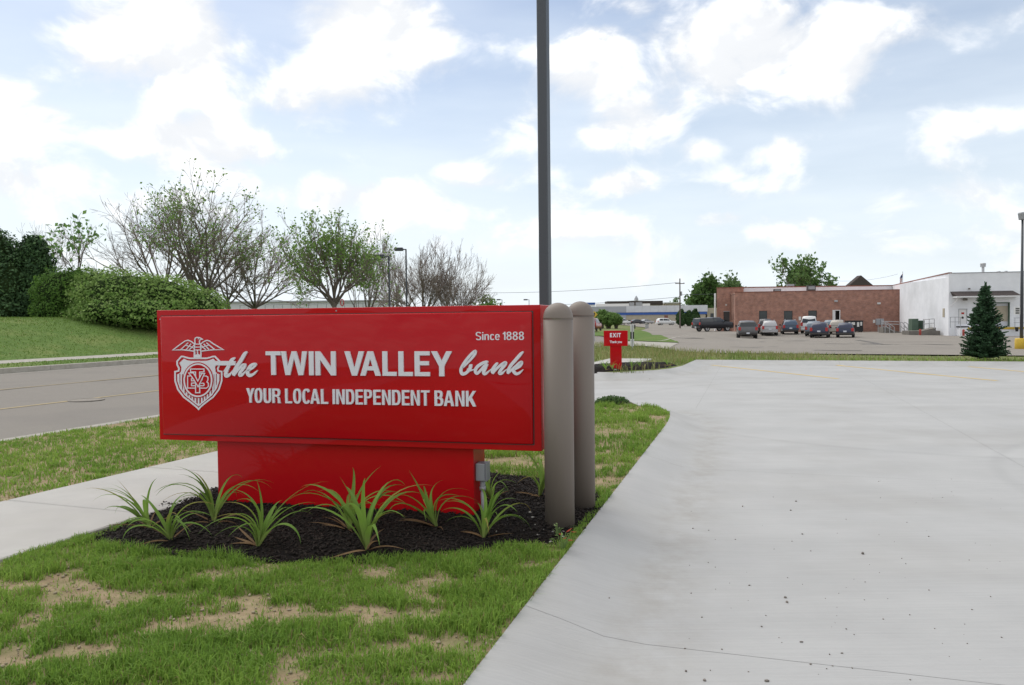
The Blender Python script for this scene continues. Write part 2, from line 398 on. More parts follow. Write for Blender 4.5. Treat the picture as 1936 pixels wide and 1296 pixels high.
def np_mesh(name, verts, faces, mat, cols=None, parent=None, smooth=False, **kw):
    """verts (N,3), faces (M,3|4) arrays"""
    verts = np.asarray(verts, dtype=np.float32); faces = np.asarray(faces, dtype=np.int32)
    me = bpy.data.meshes.new(name)
    k = faces.shape[1]
    me.vertices.add(len(verts)); me.vertices.foreach_set('co', verts.ravel())
    me.loops.add(faces.size); me.loops.foreach_set('vertex_index', faces.ravel())
    me.polygons.add(len(faces)); me.polygons.foreach_set('loop_start', np.arange(0, faces.size, k, dtype=np.int32)); me.polygons.foreach_set('loop_total', np.full(len(faces), k, dtype=np.int32))
    if smooth: me.polygons.foreach_set('use_smooth', np.ones(len(faces), dtype=bool))
    me.update(calc_edges=True); me.validate()
    if cols is not None:
        at = me.color_attributes.new('Col', 'FLOAT_COLOR', 'POINT')
        c4 = np.ones((len(verts), 4), dtype=np.float32); c4[:, :3] = cols
        at.data.foreach_set('color', c4.ravel())
    me.materials.append(M[mat])
    o = bpy.data.objects.new(name, me)
    return link(o, parent, **kw)
def copy_tree(o, parent=None):
    c = o.copy(); COL.objects.link(c); c.parent = parent
    for ch in list(o.children): copy_tree(ch, c)
    return c
def sstep(a, b, x):
    t = np.clip((np.asarray(x, dtype=float) - a) / (b - a), 0, 1)
    return t * t * (3 - 2 * t)
_perm = np.random.default_rng(3).random((256, 256))
def vnoise(x, y, s=1.0, o=0):
    x = np.asarray(x, float) * s + 37.3 * o; y = np.asarray(y, float) * s + 91.7 * o
    xi = np.floor(x).astype(int); yi = np.floor(y).astype(int); fx = x - xi; fy = y - yi
    fx = fx * fx * (3 - 2 * fx); fy = fy * fy * (3 - 2 * fy)
    g = lambda a, b: _perm[a % 256, b % 256]
    return (g(xi, yi) * (1 - fx) + g(xi + 1, yi) * fx) * (1 - fy) + (g(xi, yi + 1) * (1 - fx) + g(xi + 1, yi + 1) * fx) * fy
def fbm(x, y, s, o=0):
    return (vnoise(x, y, s, o) + .5 * vnoise(x, y, s * 2.1, o + 1) + .25 * vnoise(x, y, s * 4.3, o + 2)) / 1.75
def inside(poly, x, y):
    x = np.asarray(x, float); y = np.asarray(y, float)
    r = np.zeros(x.shape, bool); n = len(poly); j = n - 1
    for i in range(n):
        xi, yi = poly[i]; xj, yj = poly[j]
        if yi != yj:
            c = ((yi > y) != (yj > y)) & (x < (xj - xi) * (y - yi) / (yj - yi) + xi)
            r ^= c
        j = i
    return r
def polydist(line, x, y):
    x = np.asarray(x, float); y = np.asarray(y, float)
    d = np.full(x.shape, 1e9)
    for (ax, ay), (bx, by) in zip(line[:-1], line[1:]):
        vx, vy = bx - ax, by - ay; L2 = vx * vx + vy * vy + 1e-12
        t = np.clip(((x - ax) * vx + (y - ay) * vy) / L2, 0, 1)
        d = np.minimum(d, np.hypot(x - ax - t * vx, y - ay - t * vy))
    return d
def clip_half(poly, nx, ny, c):
    """keep nx*x+ny*y <= c"""
    out = []
    for i in range(len(poly)):
        a = poly[i]; b = poly[(i + 1) % len(poly)]
        da = nx * a[0] + ny * a[1] - c; db = nx * b[0] + ny * b[1] - c
        if da <= 0: out.append(a)
        if (da < 0 < db) or (db < 0 < da):
            t = da / (da - db); out.append((a[0] + (b[0] - a[0]) * t, a[1] + (b[1] - a[1]) * t))
    return out
def densify(poly, step):
    out = []
    for i in range(len(poly)):
        a = poly[i]; b = poly[(i + 1) % len(poly)]
        n = max(1, int(math.hypot(b[0] - a[0], b[1] - a[1]) / step))
        for k in range(n): out.append((a[0] + (b[0] - a[0]) * k / n, a[1] + (b[1] - a[1]) * k / n))
    return out
def area(poly): return .5 * sum(poly[i][0] * poly[(i + 1) % len(poly)][1] - poly[(i + 1) % len(poly)][0] * poly[i][1] for i in range(len(poly)))
def sheet(name, poly, zf, step, mat, parent=None, extra=None, smooth=True, edge=None, attr=None, **kw):
    """a ground sheet filling a polygon, heights from zf(x, y)"""
    if area(poly) < 0: poly = poly[::-1]
    poly = densify(poly, edge or step)
    P = [Vector(p) for p in poly]; nb = len(P)
    xs = [p[0] for p in poly]; ys = [p[1] for p in poly]
    gx, gy = np.meshgrid(np.arange(min(xs), max(xs), step), np.arange(min(ys), max(ys), step))
    gx = gx.ravel() + .13 * step; gy = gy.ravel() + .07 * step
    k = inside(poly, gx, gy); gx, gy = gx[k], gy[k]
    if extra is not None and len(extra):
        ex = np.asarray(extra); k = inside(poly, ex[:, 0], ex[:, 1]); gx = np.r_[gx, ex[k, 0]]; gy = np.r_[gy, ex[k, 1]]
    dd = polydist(poly + [poly[0]], gx, gy) > step * .12 if extra is None else polydist(poly + [poly[0]], gx, gy) > .02
    P += [Vector((a, b)) for a, b in zip(gx[dd], gy[dd])]
    vs, es, fs, *_ = delaunay_2d_cdt(P, [], [list(range(nb))], 1, 1e-5)
    V = np.array([(v.x, v.y) for v in vs]); Z = zf(V[:, 0], V[:, 1])
    F = np.array([f for f in fs if len(f) == 3])
    return np_mesh(name, np.c_[V, Z], F, mat, cols=None if attr is None else np.repeat(attr(V[:, 0], V[:, 1])[:, None], 3, 1), parent=parent, smooth=smooth, **kw)

# ---------------------------------------------------------------- terrain
CTRL = np.array([(-30, 0, 0), (-12, -10, 0), (0, -30, 0), (30, -10, 0), (0, 5, 0), (0, 12, 0), (8, 10, 0), (-6, 18, 0), (10, 25, 0), (16, 23, 0), (30, 20, 0), (4, 26, 0), (2, 40, .0), (8, 42, 0), (-10, 45, 0),
                 (13, 36, -.12), (22, 34, -.18), (34, 32, -.2), (30, 45, -.5), (24, 62, -.75), (40, 62, -.8), (24, 82, -.94), (32, 83, -.92), (47, 110, -.87), (56, 88, -1.0), (36, 112, -.85), (27, 106, -.55), (19, 103, -.5), (13, 70, -.2), (8, 100, -.3),
                 (0, 150, -.4), (36, 190, -.55), (30, 260, -.6), (10, 230, -.5), (60, 170, -.8), (90, 260, -.8), (-40, 60, 0), (-40, 120, 0), (100, 60, -1.0), (100, 150, -1.0), (-60, 10, 0), (-300, 300, 0), (300, 300, 0), (0, 500, 0)], float)
RD = (math.sin(R(20)), math.cos(R(20))); RN = (-RD[1], RD[0]); R0 = (-5.7, 12.6)
def road_sn(x, y):
    dx = np.asarray(x, float) - R0[0]; dy = np.asarray(y, float) - R0[1]
    return dx * RD[0] + dy * RD[1], dx * RN[0] + dy * RN[1]
def rp(s, n): return (R0[0] + RD[0] * s + RN[0] * n, R0[1] + RD[1] * s + RN[1] * n)
ROAD_W = 14.6
def tz(x, y):
    x = np.asarray(x, float); y = np.asarray(y, float)
    num = np.zeros(x.shape); den = np.zeros(x.shape)
    for cx, cy, cz in CTRL:
        w = 1.0 / (((x - cx) ** 2 + (y - cy) ** 2) + 4.0) ** 1.6
        num += w * cz; den += w
    z = num / den
    z = z * sstep(20, 34, y)
    s, n = road_sn(x, y)
    q = n - ROAD_W
    berm = 1.75 * sstep(1.8, 12.5, q) * sstep(62, 36, s) * (1 - .75 * sstep(24, 60, q)) + .10 * sstep(0, 2, q)
    return z + berm
def tz1(x, y): return float(tz(np.array([x]), np.array([y]))[0])
def place(px, D):
    x = (px - IMW / 2) / FPX * D
    return Vector((x, D, tz1(x, D)))
def gpt(px, py, tmax=260):
    """where the sight line meets the terrain"""
    d = ray(px, py); d = d / d.y
    t = np.arange(3, tmax, .25)
    h = EYE.z + d.z * t - tz(d.x * t, t)
    k = np.argmax(h < 0) if (h < 0).any() else len(t) - 1
    return (float(d.x * t[k]), float(t[k]))

FA = R(17)                                    # direction the drive, the kerb and the slab joints follow
FC, FS = math.cos(FA), math.sin(FA)
def fp(p, q): return (p * FC + q * FS, -p * FS + q * FC)
EDGE_P = -1.13
def g2(px, py, z=0.0):
    v = gp(px, py, z); return (v.x, v.y)
# concrete lot outline (kerb line of the island, drive mouth, exit island, far kerb)
ISL = [fp(EDGE_P, q) for q in (-36, -20, -8, 0, 3, 6, 9, 11.0)] + [g2(1265, 792), g2(1267, 784), g2(1262, 777), g2(1240, 769), g2(1190, 766), g2(1125, 765)] + [rp(3.2, -6.0), rp(3.0, -3.0), rp(2.0, -.9), rp(.8, .05)]
EXI = [rp(13.4, .05), rp(12.4, -.9), rp(11.4, -3.0), rp(11.0, -6.0), g2(1125, 706.5), g2(1190, 703), g2(1240, 700), g2(1268, 697), g2(1290, 692), g2(1303, 686), g2(1316, 680.5)]
far_a = g2(1316, 680.5); far_b = g2(1936, 684)
fdx, fdy = far_b[0] - far_a[0], far_b[1] - far_a[1]
FARK = [far_a] + [(far_a[0] + fdx * t, far_a[1] + fdy * t) for t in (.3, .6, 1.0, 2.0, 4.0)]
LOT = ISL + EXI + FARK[1:] + [(46, -36)]
KERBS = [ISL, EXI + FARK[1:]]
def kerb_d(x, y): return np.minimum(polydist(KERBS[0], x, y), polydist(KERBS[1], x, y))
def lot_z(x, y):
    d = kerb_d(x, y)
    t = np.clip(d / .58, 0, 1)
    prof = .5 - .5 * np.cos(np.pi * t ** .8)
    z = -.135 * prof - .012 * np.clip(d - .6, 0, 4) / 4
    return z

# the wide ground under everything, let down below the lot and the road
def ground_z(x, y):
    z = tz(x, y) - .06
    s, n = road_sn(x, y)
    r = sstep(-1.4, -.6, n) * sstep(ROAD_W + 1.4, ROAD_W + .6, n)
    lot = np.where(inside(LOT, x, y) | (kerb_d(x, y) < 1.6), 1.0, 0.0)
    near = sstep(26, 18, np.hypot(x, y - 6))
    return z - .45 * np.maximum(np.maximum(r, lot), near * .4)
def ground():
    a = np.concatenate([[-2600, -1200, -600, -320, -200, -140], np.arange(-100, 100, 1.6), [100, 140, 200, 320, 600, 1200, 2600]])
    b = np.concatenate([[-1500, -500, -200, -90], np.arange(-50, 175, 1.6), [175, 200, 240, 320, 480, 900, 1800, 3500]])
    X, Y = np.meshgrid(a, b); nx, ny = len(a), len(b)
    Z = ground_z(X.ravel(), Y.ravel())
    i = np.arange(nx * ny).reshape(ny, nx)
    F = np.stack([i[:-1, :-1].ravel(), i[:-1, 1:].ravel(), i[1:, 1:].ravel(), i[1:, :-1].ravel()], 1)
    np_mesh('ground', np.c_[X.ravel(), Y.ravel(), Z], F, 'turf', smooth=True, kind='structure')
ground()

# ---------------------------------------------------------------- road with kerbs, lines
def lotz(o): return lambda x, y: tz(x, y) + o
def strip(name, s0, s1, n0, n1, off, mat, step=1.5, parent=None, **kw):
    return sheet(name, [rp(s0, n0), rp(s1, n0), rp(s1, n1), rp(s0, n1)], lambda x, y: road_h(x, y) + off, step, mat, parent=parent, **kw)
def road_h(x, y):
    s, n = road_sn(x, y)
    # road heights follow the terrain of its own centre line, with a little crown
    cx, cy = R0[0] + RD[0] * s + RN[0] * 3, R0[1] + RD[1] * s + RN[1] * 3
    return tz(cx, cy) - .125 + .10 * np.clip(1 - np.abs(n - 7.3) / 7.3, 0, 1)
road = strip('road', -70, 170, 0, ROAD_W, 0, 'road', 2.0, kind='structure')
for nn in (4.1, 7.75):
    strip('road_marking', -60, 160, nn - .06, nn + .06, .006, 'road_yellow', 2.0, parent=road, edge=1.0)
def kerb(name, s0, s1, n0, n1, top):
    k = 0; segs = np.arange(s0, s1, 3.0)
    root = thing(name, None, None)
    root['kind'] = 'structure'
    for s in segs:
        mb = MB(); s_a, s_b = s + .006, min(s + 3.0, s1) - .006
        pr = [(n0, -.25), (n0, top - .01), (n0 + (n1 - n0) * .1, top), (n0 + (n1 - n0) * .88, top), (n1, top - .02), (n1, -.25)] if n1 > n0 else None
        V = []
        for ss in (s_a, s_b):
            for n_, z_ in pr:
                x, y = rp(ss, n_); V.append((x, y, z_ + tz1(*rp(ss, 3))))
        m_ = len(pr)
        mb.add(V, [tuple(range(m_)), tuple(range(2 * m_ - 1, m_ - 1, -1))] + [(i, (i + 1) % m_, m_ + (i + 1) % m_, m_ + i) for i in range(m_)])
        mb.build('kerb_section', 'kerb', root)
kerb('road_kerb', -40, .6, -.16, .02, .012)
kerb('road_kerb', 13.6, 70, -.16, .02, .012)
kerb('road_kerb', -20, 80, ROAD_W - .02, ROAD_W + .2, .06)
strip('gutter', -40, .6, .02, .32, .004, 'kerb', 2.0, edge=1.0, kind='structure')
strip('gutter', -20, 80, ROAD_W - .4, ROAD_W - .02, .004, 'kerb', 2.0, edge=1.0, kind='structure')
# manhole lid in the road
mh = gp(163, 759, -.09)
mb = MB().lathe([(.34, 0), (.34, .012), (.30, .012), (.30, .007), (.02, .009)], 28)
o = thing('manhole_cover', 'round grey manhole cover in the near road lane', 'manhole', (mh.x, mh.y, float(road_h(np.array([mh.x]), np.array([mh.y]))[0]) + .003))
mb.build('lid', 'asphalt', o)

# ---------------------------------------------------------------- sidewalks as slabs
def sidewalk(name, s0, s1, n0, n1, zf, pitch=1.52, mat='walk'):
    root = thing(name, None, None); root['kind'] = 'structure'
    ss = s0
    while ss < s1:
        poly = [rp(ss + .006, n0), rp(min(ss + pitch, s1) - .006, n0), rp(min(ss + pitch, s1) - .006, n1), rp(ss + .006, n1)]
        mb = MB(); zz = [zf(*p) for p in poly]
        def ins(k):
            cx = sum(p[0] for p in poly) / 4; cy = sum(p[1] for p in poly) / 4
            return [(cx + (p[0] - cx) * k, cy + (p[1] - cy) * k, z) for p, z in zip(poly, zz)]
        top = ins(.985); mid = [(p[0], p[1], z - .008) for p, z in zip(poly, zz)]; low = [(p[0], p[1], z - .12) for p, z in zip(poly, zz)]
        mb.add(top + mid + low, [(0, 1, 2, 3)] + [(4 + i, 4 + (i + 1) % 4, (i + 1) % 4, i) for i in range(4)] + [(8 + i, 8 + (i + 1) % 4, 4 + (i + 1) % 4, 4 + i) for i in range(4)])
        mb.build('slab', mat, root)
        ss += pitch
    return root
sw_s0 = -5.56
sidewalk('sidewalk', -5.2 - 1.52 * 22, 3.9, -4.93, -3.40, lambda x, y: .015)
sidewalk('sidewalk', 11.7, 17.6, -4.93, -3.40, lambda x, y: .045 + tz1(x, y))
sidewalk('sidewalk', -15, 40, ROAD_W + 2.2, ROAD_W + 3.1, lambda x, y: tz1(x, y) + .012, mat='kerb')

# ---------------------------------------------------------------- concrete lot in slabs
ex = []
for line in KERBS:
    line = [p for p in line if -9 < p[1] < 40 and p[0] < 25]
    for i in range(len(line) - 1):
        a, b = line[i], line[i + 1]; L_ = math.hypot(b[0] - a[0], b[1] - a[1])
        nx, ny = -(b[1] - a[1]) / (L_ + 1e-9), (b[0] - a[0]) / (L_ + 1e-9)
        st = .2 if a[1] < 14 else .5
        for k in range(max(1, int(L_ / st))):
            t = (k + .5) * st / L_
            for off in (.04, .09, .15, .21, .27, .33, .39, .45, .51, .57, .64, .75, .95):
                for sg in (-1, 1):
                    ex.append((a[0] + (b[0] - a[0]) * t + nx * off * sg, a[1] + (b[1] - a[1]) * t + ny * off * sg))
lot = thing('parking_lot', None, None); lot['kind'] = 'structure'
sheet('joint_bed', LOT, lambda x, y: lot_z(x, y) - .045, 1.0, 'joint', parent=lot, extra=ex)
PJ = [-60, -4.7, -.94, 2.8, 6.55, 10.3, 14.05, 60]; QJ = [-60, -13.6, -9.2, -4.9, -.5, 3.88, 8.56, 14.35, 20.0, 60]
for i in range(len(PJ) - 1):
    for j in range(len(QJ) - 1):
        p0, p1, q0, q1 = PJ[i], PJ[i + 1], QJ[j], QJ[j + 1]
        if q1 <= 14.36:                               # beside the island the first joint is the kerb itself
            if i <= 1: continue
            if i == 2: p0 = -60
        elif i == 0: continue
        elif i == 1: p0 = -60
        g = .0016
        poly = LOT
        for nx, ny, c in ((FC, -FS, p1 - g), (-FC, FS, -p0 - g), (FS, FC, q1 - g), (-FS, -FC, -q0 - g)):
            poly = clip_half(poly, nx, ny, c)
            if len(poly) < 3: break
        if len(poly) < 3 or abs(area(poly)) < .05: continue
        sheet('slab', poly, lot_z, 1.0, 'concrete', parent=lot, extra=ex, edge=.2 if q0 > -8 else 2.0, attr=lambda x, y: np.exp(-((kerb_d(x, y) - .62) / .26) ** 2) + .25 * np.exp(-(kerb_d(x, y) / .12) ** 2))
# painted bay lines
def paint(px0, py0, px1, py1, w, mat, name='bay_line', zf=None, parent=None, label=None):
    a = gp(px0, py0, -.13); b = gp(px1, py1, -.13)
    d = Vector((b.x - a.x, b.y - a.y)); n = Vector((-d.y, d.x)).normalized() * w / 2
    poly = [(a.x - n.x, a.y - n.y), (b.x - n.x, b.y - n.y), (b.x + n.x, b.y + n.y), (a.x + n.x, a.y + n.y)]
    sheet(name, poly, lambda x, y: lot_z(x, y) + .004, .4, mat, parent=parent)
for q in ((1345, 690.5, 1585, 715.5), (1582, 691, 1885, 719), (1832, 693.5, 2000, 708)):
    paint(*q, .13, 'yellow', parent=lot)

# ---------------------------------------------------------------- lawns
LAWN_ISL = ISL[:14] + [rp(3.4, -4.93), rp(-2, -4.93), rp(-10, -4.93), rp(-38, -4.93)]
def lawn_z(x, y):
    return .0 + .03 * (fbm(x, y, .8, 5) - .5) * sstep(0, .5, kerb_d(x, y)) - .008
# mulch bed under the sign
MUL = [g2(150, 1026), g2(215, 1040), g2(330, 1050), g2(500, 1062), g2(680, 1064), g2(850, 1052), g2(960, 1037), g2(1045, 1030), g2(1083, 1022), g2(1100, 1005), g2(1136, 960), g2(1150, 940), g2(1122, 925), g2(1040, 905), g2(960, 898), g2(900, 890), g2(780, 890), g2(500, 890), g2(425, 905), g2(330, 945), g2(240, 985)]
def mul_z(x, y):
    d = polydist(MUL + [MUL[0]], x, y)
    return -.006 + .028 * sstep(0, .3, d) + .028 * (fbm(x, y, 9, 2) - .5) + .02 * (fbm(x, y, 2.5, 7) - .5)
lawn = sheet('lawn', LAWN_ISL, lawn_z, .22, 'soil', kind='structure', edge=.3)
VERGE = [rp(-40, -3.38), rp(2.6, -3.38), rp(1.8, -.9), rp(.7, -.17), rp(-40, -.17)]
sheet('lawn', VERGE, lambda x, y: .0 + .03 * (fbm(x, y, .7, 8) - .5), .4, 'soil', kind='structure')
mulch = sheet('mulch_bed', MUL, mul_z, .045, 'mulch', kind='structure', edge=.06)
sheet('lawn', [rp(-25, ROAD_W + .22), rp(75, ROAD_W + .22), rp(75, ROAD_W + 32), rp(-25, ROAD_W + 32)], lambda x, y: tz(x, y), .9, 'lawn', kind='structure')
# exit island and the rough strip beyond the far kerb
STRIP = EXI[3:] + FARK[1:] + [(46, 18), gpt(2500, 678), gpt(2000, 675.5), gpt(1700, 672.5), gpt(1500, 671), gpt(1350, 669.5), gpt(1290, 667), gpt(1262, 662.5), gpt(1225, 657.5), gpt(1188, 655.5), gpt(1130, 652.5), rp(24, -.2), rp(14, -.2), rp(12, -2.0)]
def strip_z(x, y): return tz(x, y) + .05 * (fbm(x, y, .5, 4) - .5) * sstep(0, .6, kerb_d(x, y)) - .004
sheet('grass_strip', STRIP, strip_z, .6, 'turf', kind='structure', edge=.5)
MUL2 = [g2(1100, 705.5), g2(1130, 704.5), g2(1190, 701.5), g2(1240, 698.5), g2(1268, 695.5), g2(1290, 691.5), g2(1270, 690), g2(1225, 690.5), g2(1160, 691), g2(1100, 695)]
def mul2_z(x, y): return tz(x, y) - .03 + .15 * sstep(0, .45, polydist(MUL2 + [MUL2[0]], x, y)) + .03 * (fbm(x, y, 6, 2) - .5)
sheet('mulch_bed', MUL2, mul2_z, .12, 'mulch', kind='structure', edge=.15)

# ---------------------------------------------------------------- asphalt lot beyond the strip
ASP = [gpt(1192, 646.5), gpt(1225, 648), gpt(1284, 650.5), gpt(1276, 645.5), gpt(1255, 637), gpt(1228, 630), gpt(1212, 625), gpt(1226, 621)] + [tuple(place(px, D)[:2]) for px, D in ((1180, 200), (1150, 240), (1130, 262), (1350, 262), (1420, 150), (1800, 140), (2200, 120), (2300, 60))] + [gpt(2500, 677.5), gpt(2000, 675), gpt(1700, 672), gpt(1500, 670.5), gpt(1350, 669), gpt(1290, 666.5), gpt(1262, 662)]
asp = sheet('asphalt_lot', ASP, lambda x, y: tz(x, y) + .03, 2.2, 'asphalt', kind='structure')
rl = [gpt(1125, 649), gpt(1192, 655), gpt(1262, 662)]
DRV = [ASP[0], ASP[1], ASP[2], ASP[-1], gpt(1225, 657), gpt(1188, 655), gpt(1130, 652), rp(26, .05), rp(36, .05)]
sheet('driveway', DRV, lambda x, y: tz(x, y) + .045, .8, 'kerb', kind='structure')
def tline(px0, D0, px1, D1, w, mat, off=.045, name='bay_line', parent=None):
    a = place(px0, D0); b = place(px1, D1); d = Vector((b.x - a.x, b.y - a.y)); n = Vector((-d.y, d.x)).normalized() * w / 2
    sheet(name, [(a.x - n.x, a.y - n.y), (b.x - n.x, b.y - n.y), (b.x + n.x, b.y + n.y), (a.x + n.x, a.y + n.y)], lambda x, y: tz(x, y) + off, .8, mat, parent=parent)
for (px, D0, D1) in ((1347, 78, 82.5), (1386, 78, 83), (1433, 77, 83), (1476, 75, 81), (1532, 75, 81), (1582, 75, 81), (1630, 75, 81)):
    sl = (px - 968) / FPX
    tline(px + 2, D0, 968 + (px - 968) * D0 / D1 + (3 if px > 1400 else -2), D1, .14, 'white_line', parent=asp)
# dark repaired seams in the old asphalt, each with its own crooked shape
M['seam'] = pm('tar_seam', (.085, .078, .072), (.12, .11, .10), 3, .9)
def seam(pts, w, parent):
    P = [gpt(*p) for p in pts]; mb = []
    L_, R_ = [], []
    for i, p in enumerate(P):
        a = P[max(i - 1, 0)]; b = P[min(i + 1, len(P) - 1)]
        d = Vector((b[0] - a[0], b[1] - a[1])); n = Vector((-d.y, d.x)).normalized() * w * (.25 + .75 * math.sin(math.pi * (i + .5) / len(P))) * random.uniform(.6, 1.3)
        L_.append((p[0] + n.x, p[1] + n.y)); R_.append((p[0] - n.x, p[1] - n.y))
    sheet('tar_seam', L_ + R_[::-1], lambda x, y: tz(x, y) + .04, .8, 'seam', parent=parent)
for pts, w in (([(1276, 640), (1295, 641), (1315, 640.5), (1332, 641.5)], .35), ([(1420, 648), (1450, 647.5), (1480, 648), (1520, 647)], .35), ([(1470, 644.5), (1500, 645), (1530, 644.5)], .3),
               ([(1560, 651), (1600, 652), (1640, 651), (1680, 653), (1730, 652), (1800, 654)], .6), ([(1540, 664), (1580, 665), (1630, 665)], .25), ([(1620, 644), (1650, 649), (1665, 652)], .3), ([(1380, 658), (1420, 659), (1470, 657)], .15)):
    seam(pts, w, asp)

# ---------------------------------------------------------------- grass
def grass(name, n, box, keep, zf, hgt, wid, cols, clump=0.0, lean=.45, label=None, seed=1, hfun=None, parent=None):
    r = np.random.default_rng(seed)
    x = r.uniform(box[0], box[1], n); y = r.uniform(box[2], box[3], n)
    if clump:
        cn = max(1, n // 22); cx = r.uniform(box[0], box[1], cn); cy = r.uniform(box[2], box[3], cn)
        w = r.integers(0, cn, n); m = r.random(n) < clump
        x = np.where(m, cx[w] + r.normal(0, .026, n), x); y = np.where(m, cy[w] + r.normal(0, .026, n), y)
    k = keep(x, y, r); x, y = x[k], y[k]; n = len(x)
    if n == 0: return None
    z = zf(x, y) - .006
    h = hgt * r.uniform(.45, 1.25, n) * (hfun(x, y) if hfun else 1)
    w = wid * r.uniform(.7, 1.3, n)
    a = r.uniform(0, 2 * np.pi, n); b = a + r.normal(0, .8, n)
    ln = np.abs(r.normal(0, lean, n)) + .08
    ca, sa = np.cos(a), np.sin(a); lx, ly = np.cos(b + 1.57) * ln * h, np.sin(b + 1.57) * ln * h
    V = np.zeros((n, 5, 3), np.float32)
    V[:, 0] = np.c_[x - ca * w / 2, y - sa * w / 2, z]; V[:, 1] = np.c_[x + ca * w / 2, y + sa * w / 2, z]
    mx, my, mz = x + lx * .35, y + ly * .35, z + h * .6
    V[:, 2] = np.c_[mx + ca * w * .42, my + sa * w * .42, mz]; V[:, 3] = np.c_[mx - ca * w * .42, my - sa * w * .42, mz]
    V[:, 4] = np.c_[x + lx, y + ly, z + h * (1 - .35 * np.minimum(ln, 1.2))]
    i = (np.arange(n) * 5)[:, None]
    F = np.concatenate([i + np.array([0, 1, 2]), i + np.array([0, 2, 3]), i + np.array([3, 2, 4])])
    c = np.array(cols); t = r.random(n) * .55 + .45 * vnoise(x, y, 1.3, 9); idx = np.clip(t * (len(c) - 1), 0, len(c) - 1.001)
    lo = idx.astype(int); f = (idx - lo)[:, None]
    cc = (c[lo] * (1 - f) + c[lo + 1] * f) * r.uniform(.8, 1.2, n)[:, None]
    dry = r.random(n) < .035; cc[dry] = np.array((.30, .25, .11)) * r.uniform(.7, 1.1, dry.sum())[:, None]
    C = np.repeat(cc[:, None, :], 5, 1); C[:, :2] *= .92; C[:, 4] *= 1.08
    return np_mesh(name, V.reshape(-1, 3), F, 'blade', C.reshape(-1, 3), parent=parent, kind='stuff', label=label, category='grass') if False else np_mesh(name, V.reshape(-1, 3), F, 'blade', C.reshape(-1, 3), parent=parent, kind='stuff', label=label, cat='grass')
GREENS = [(.12, .225, .035), (.175, .305, .048), (.235, .37, .062), (.31, .42, .09)]
def bare(x, y):          # 0 = bare soil, 1 = full turf
    f = fbm(np.asarray(x) * .75, np.asarray(y) * 1.5, 2.9, 11); g = fbm(x, y, 7.5, 21)
    return sstep(.33, .61, f * .58 + g * .46)
inmul = lambda x, y: inside(MUL, x, y)
def keep_isl(x, y, r):
    k = inside(LAWN_ISL, x, y)
    d = bare(x, y); em = polydist(MUL + [MUL[0]], x, y); ek = kerb_d(x, y)
    d = np.maximum(d, .85 * sstep(.22, .03, em)); d = np.maximum(d, .8 * sstep(.16, .0, ek))
    k &= ~(inmul(x, y) & (em > .05))
    keepd = .06 + .94 * d ** 1.5
    return k & (r.random(len(x)) < keepd)
HF = lambda x, y: (.45 + .65 * bare(x, y)) * (.65 + .75 * vnoise(x, y, 3.2, 3))
lawn_grass = grass('grass', 290000, (-4.2, 1.0, 2.7, 6.6), keep_isl, lawn_z, .066, .0050, GREENS, clump=.80, label='patchy young grass on the lawn in front of the sign', seed=5, lean=.55, hfun=HF)
grass('grass', 130000, (-3.2, 2.6, 6.6, 13.8), keep_isl, lawn_z, .075, .0078, GREENS, clump=.72, label='patchy young grass on the lawn behind the sign', seed=15, lean=.55, hfun=HF)
def keep_verge(x, y, r):
    k = inside(VERGE, x, y); d = sstep(.26, .47, fbm(x, y, .9, 31) * .6 + .42 * fbm(x, y, 3.0, 33))
    return k & (r.random(len(x)) < .10 + .9 * d)
grass('grass', 300000, (-14, -1.5, 3.5, 17), keep_verge, lambda x, y: np.zeros(len(x)), .055, .009, GREENS, clump=.6, label='thin grass on the verge between sidewalk and road', seed=6, lean=.6)
hs, = (None,)
def keep_hill(x, y, r):
    s, n = road_sn(x, y)
    return (n > ROAD_W + .15) & ~((n > ROAD_W + 2.15) & (n < ROAD_W + 3.15)) & (n < ROAD_W + 17) & (s > -14) & (s < 32)
grass('grass', 110000, (-40, -4, 10, 52), keep_hill, lambda x, y: tz(x, y), .07, .028, [(.11, .19, .036), (.145, .235, .048), (.18, .265, .06)], lean=.8, label='mown green grass on the bank across the road', seed=8)
def keep_strip(x, y, r):
    s_, n_ = road_sn(x, y); k = inside(STRIP, x, y) & ~inside(MUL2, x, y) & ~((s_ < 17.7) & (n_ > -5.0) & (n_ < -3.3))
    d = .35 + .65 * fbm(x, y, .6, 40); d = np.where(kerb_d(x, y) < .8, 1.0, d); d *= np.where(x > 12, np.where(kerb_d(x, y) < 1.2, 1.0, .5 * sstep(14, 3, kerb_d(x, y))), 1.0)
    return k & (r.random(len(x)) < d)
TALL = [(.11, .19, .04), (.19, .24, .07), (.29, .28, .12), (.36, .32, .16)]
grass('grass', 70000, (-4, 34, 18, 44), keep_strip, strip_z, .20, .020, TALL, lean=.35, label='tall seeding grass on the strip beyond the concrete lot', seed=9, hfun=lambda x, y: .35 + .85 * sstep(10, 4, np.abs(x - 4)) + .2 * vnoise(x, y, .5, 6))
grass('grass', 26000, (5.5, 30, 20, 28), lambda x, y, r: inside(STRIP, x, y) & (kerb_d(x, y) < .55), strip_z, .13, .018, GREENS, lean=.5, label='bright green grass edging along the far kerb', seed=12)
def keep_lobe(x, y, r):
    return (inside([gpt(1125, 628.5), gpt(1180, 632), gpt(1212, 625.5), gpt(1228, 631), gpt(1255, 638), gpt(1276, 646), gpt(1282, 650), gpt(1225, 647), gpt(1192, 645.5), gpt(1125, 638)], x, y))
LOBE = [gpt(1080, 628.5), gpt(1130, 629.5), gpt(1180, 623.5), gpt(1212, 625.5), gpt(1228, 630.5), gpt(1255, 637.5), gpt(1276, 646), gpt(1283, 650), gpt(1225, 647.5), gpt(1192, 645.8), gpt(1160, 640)]
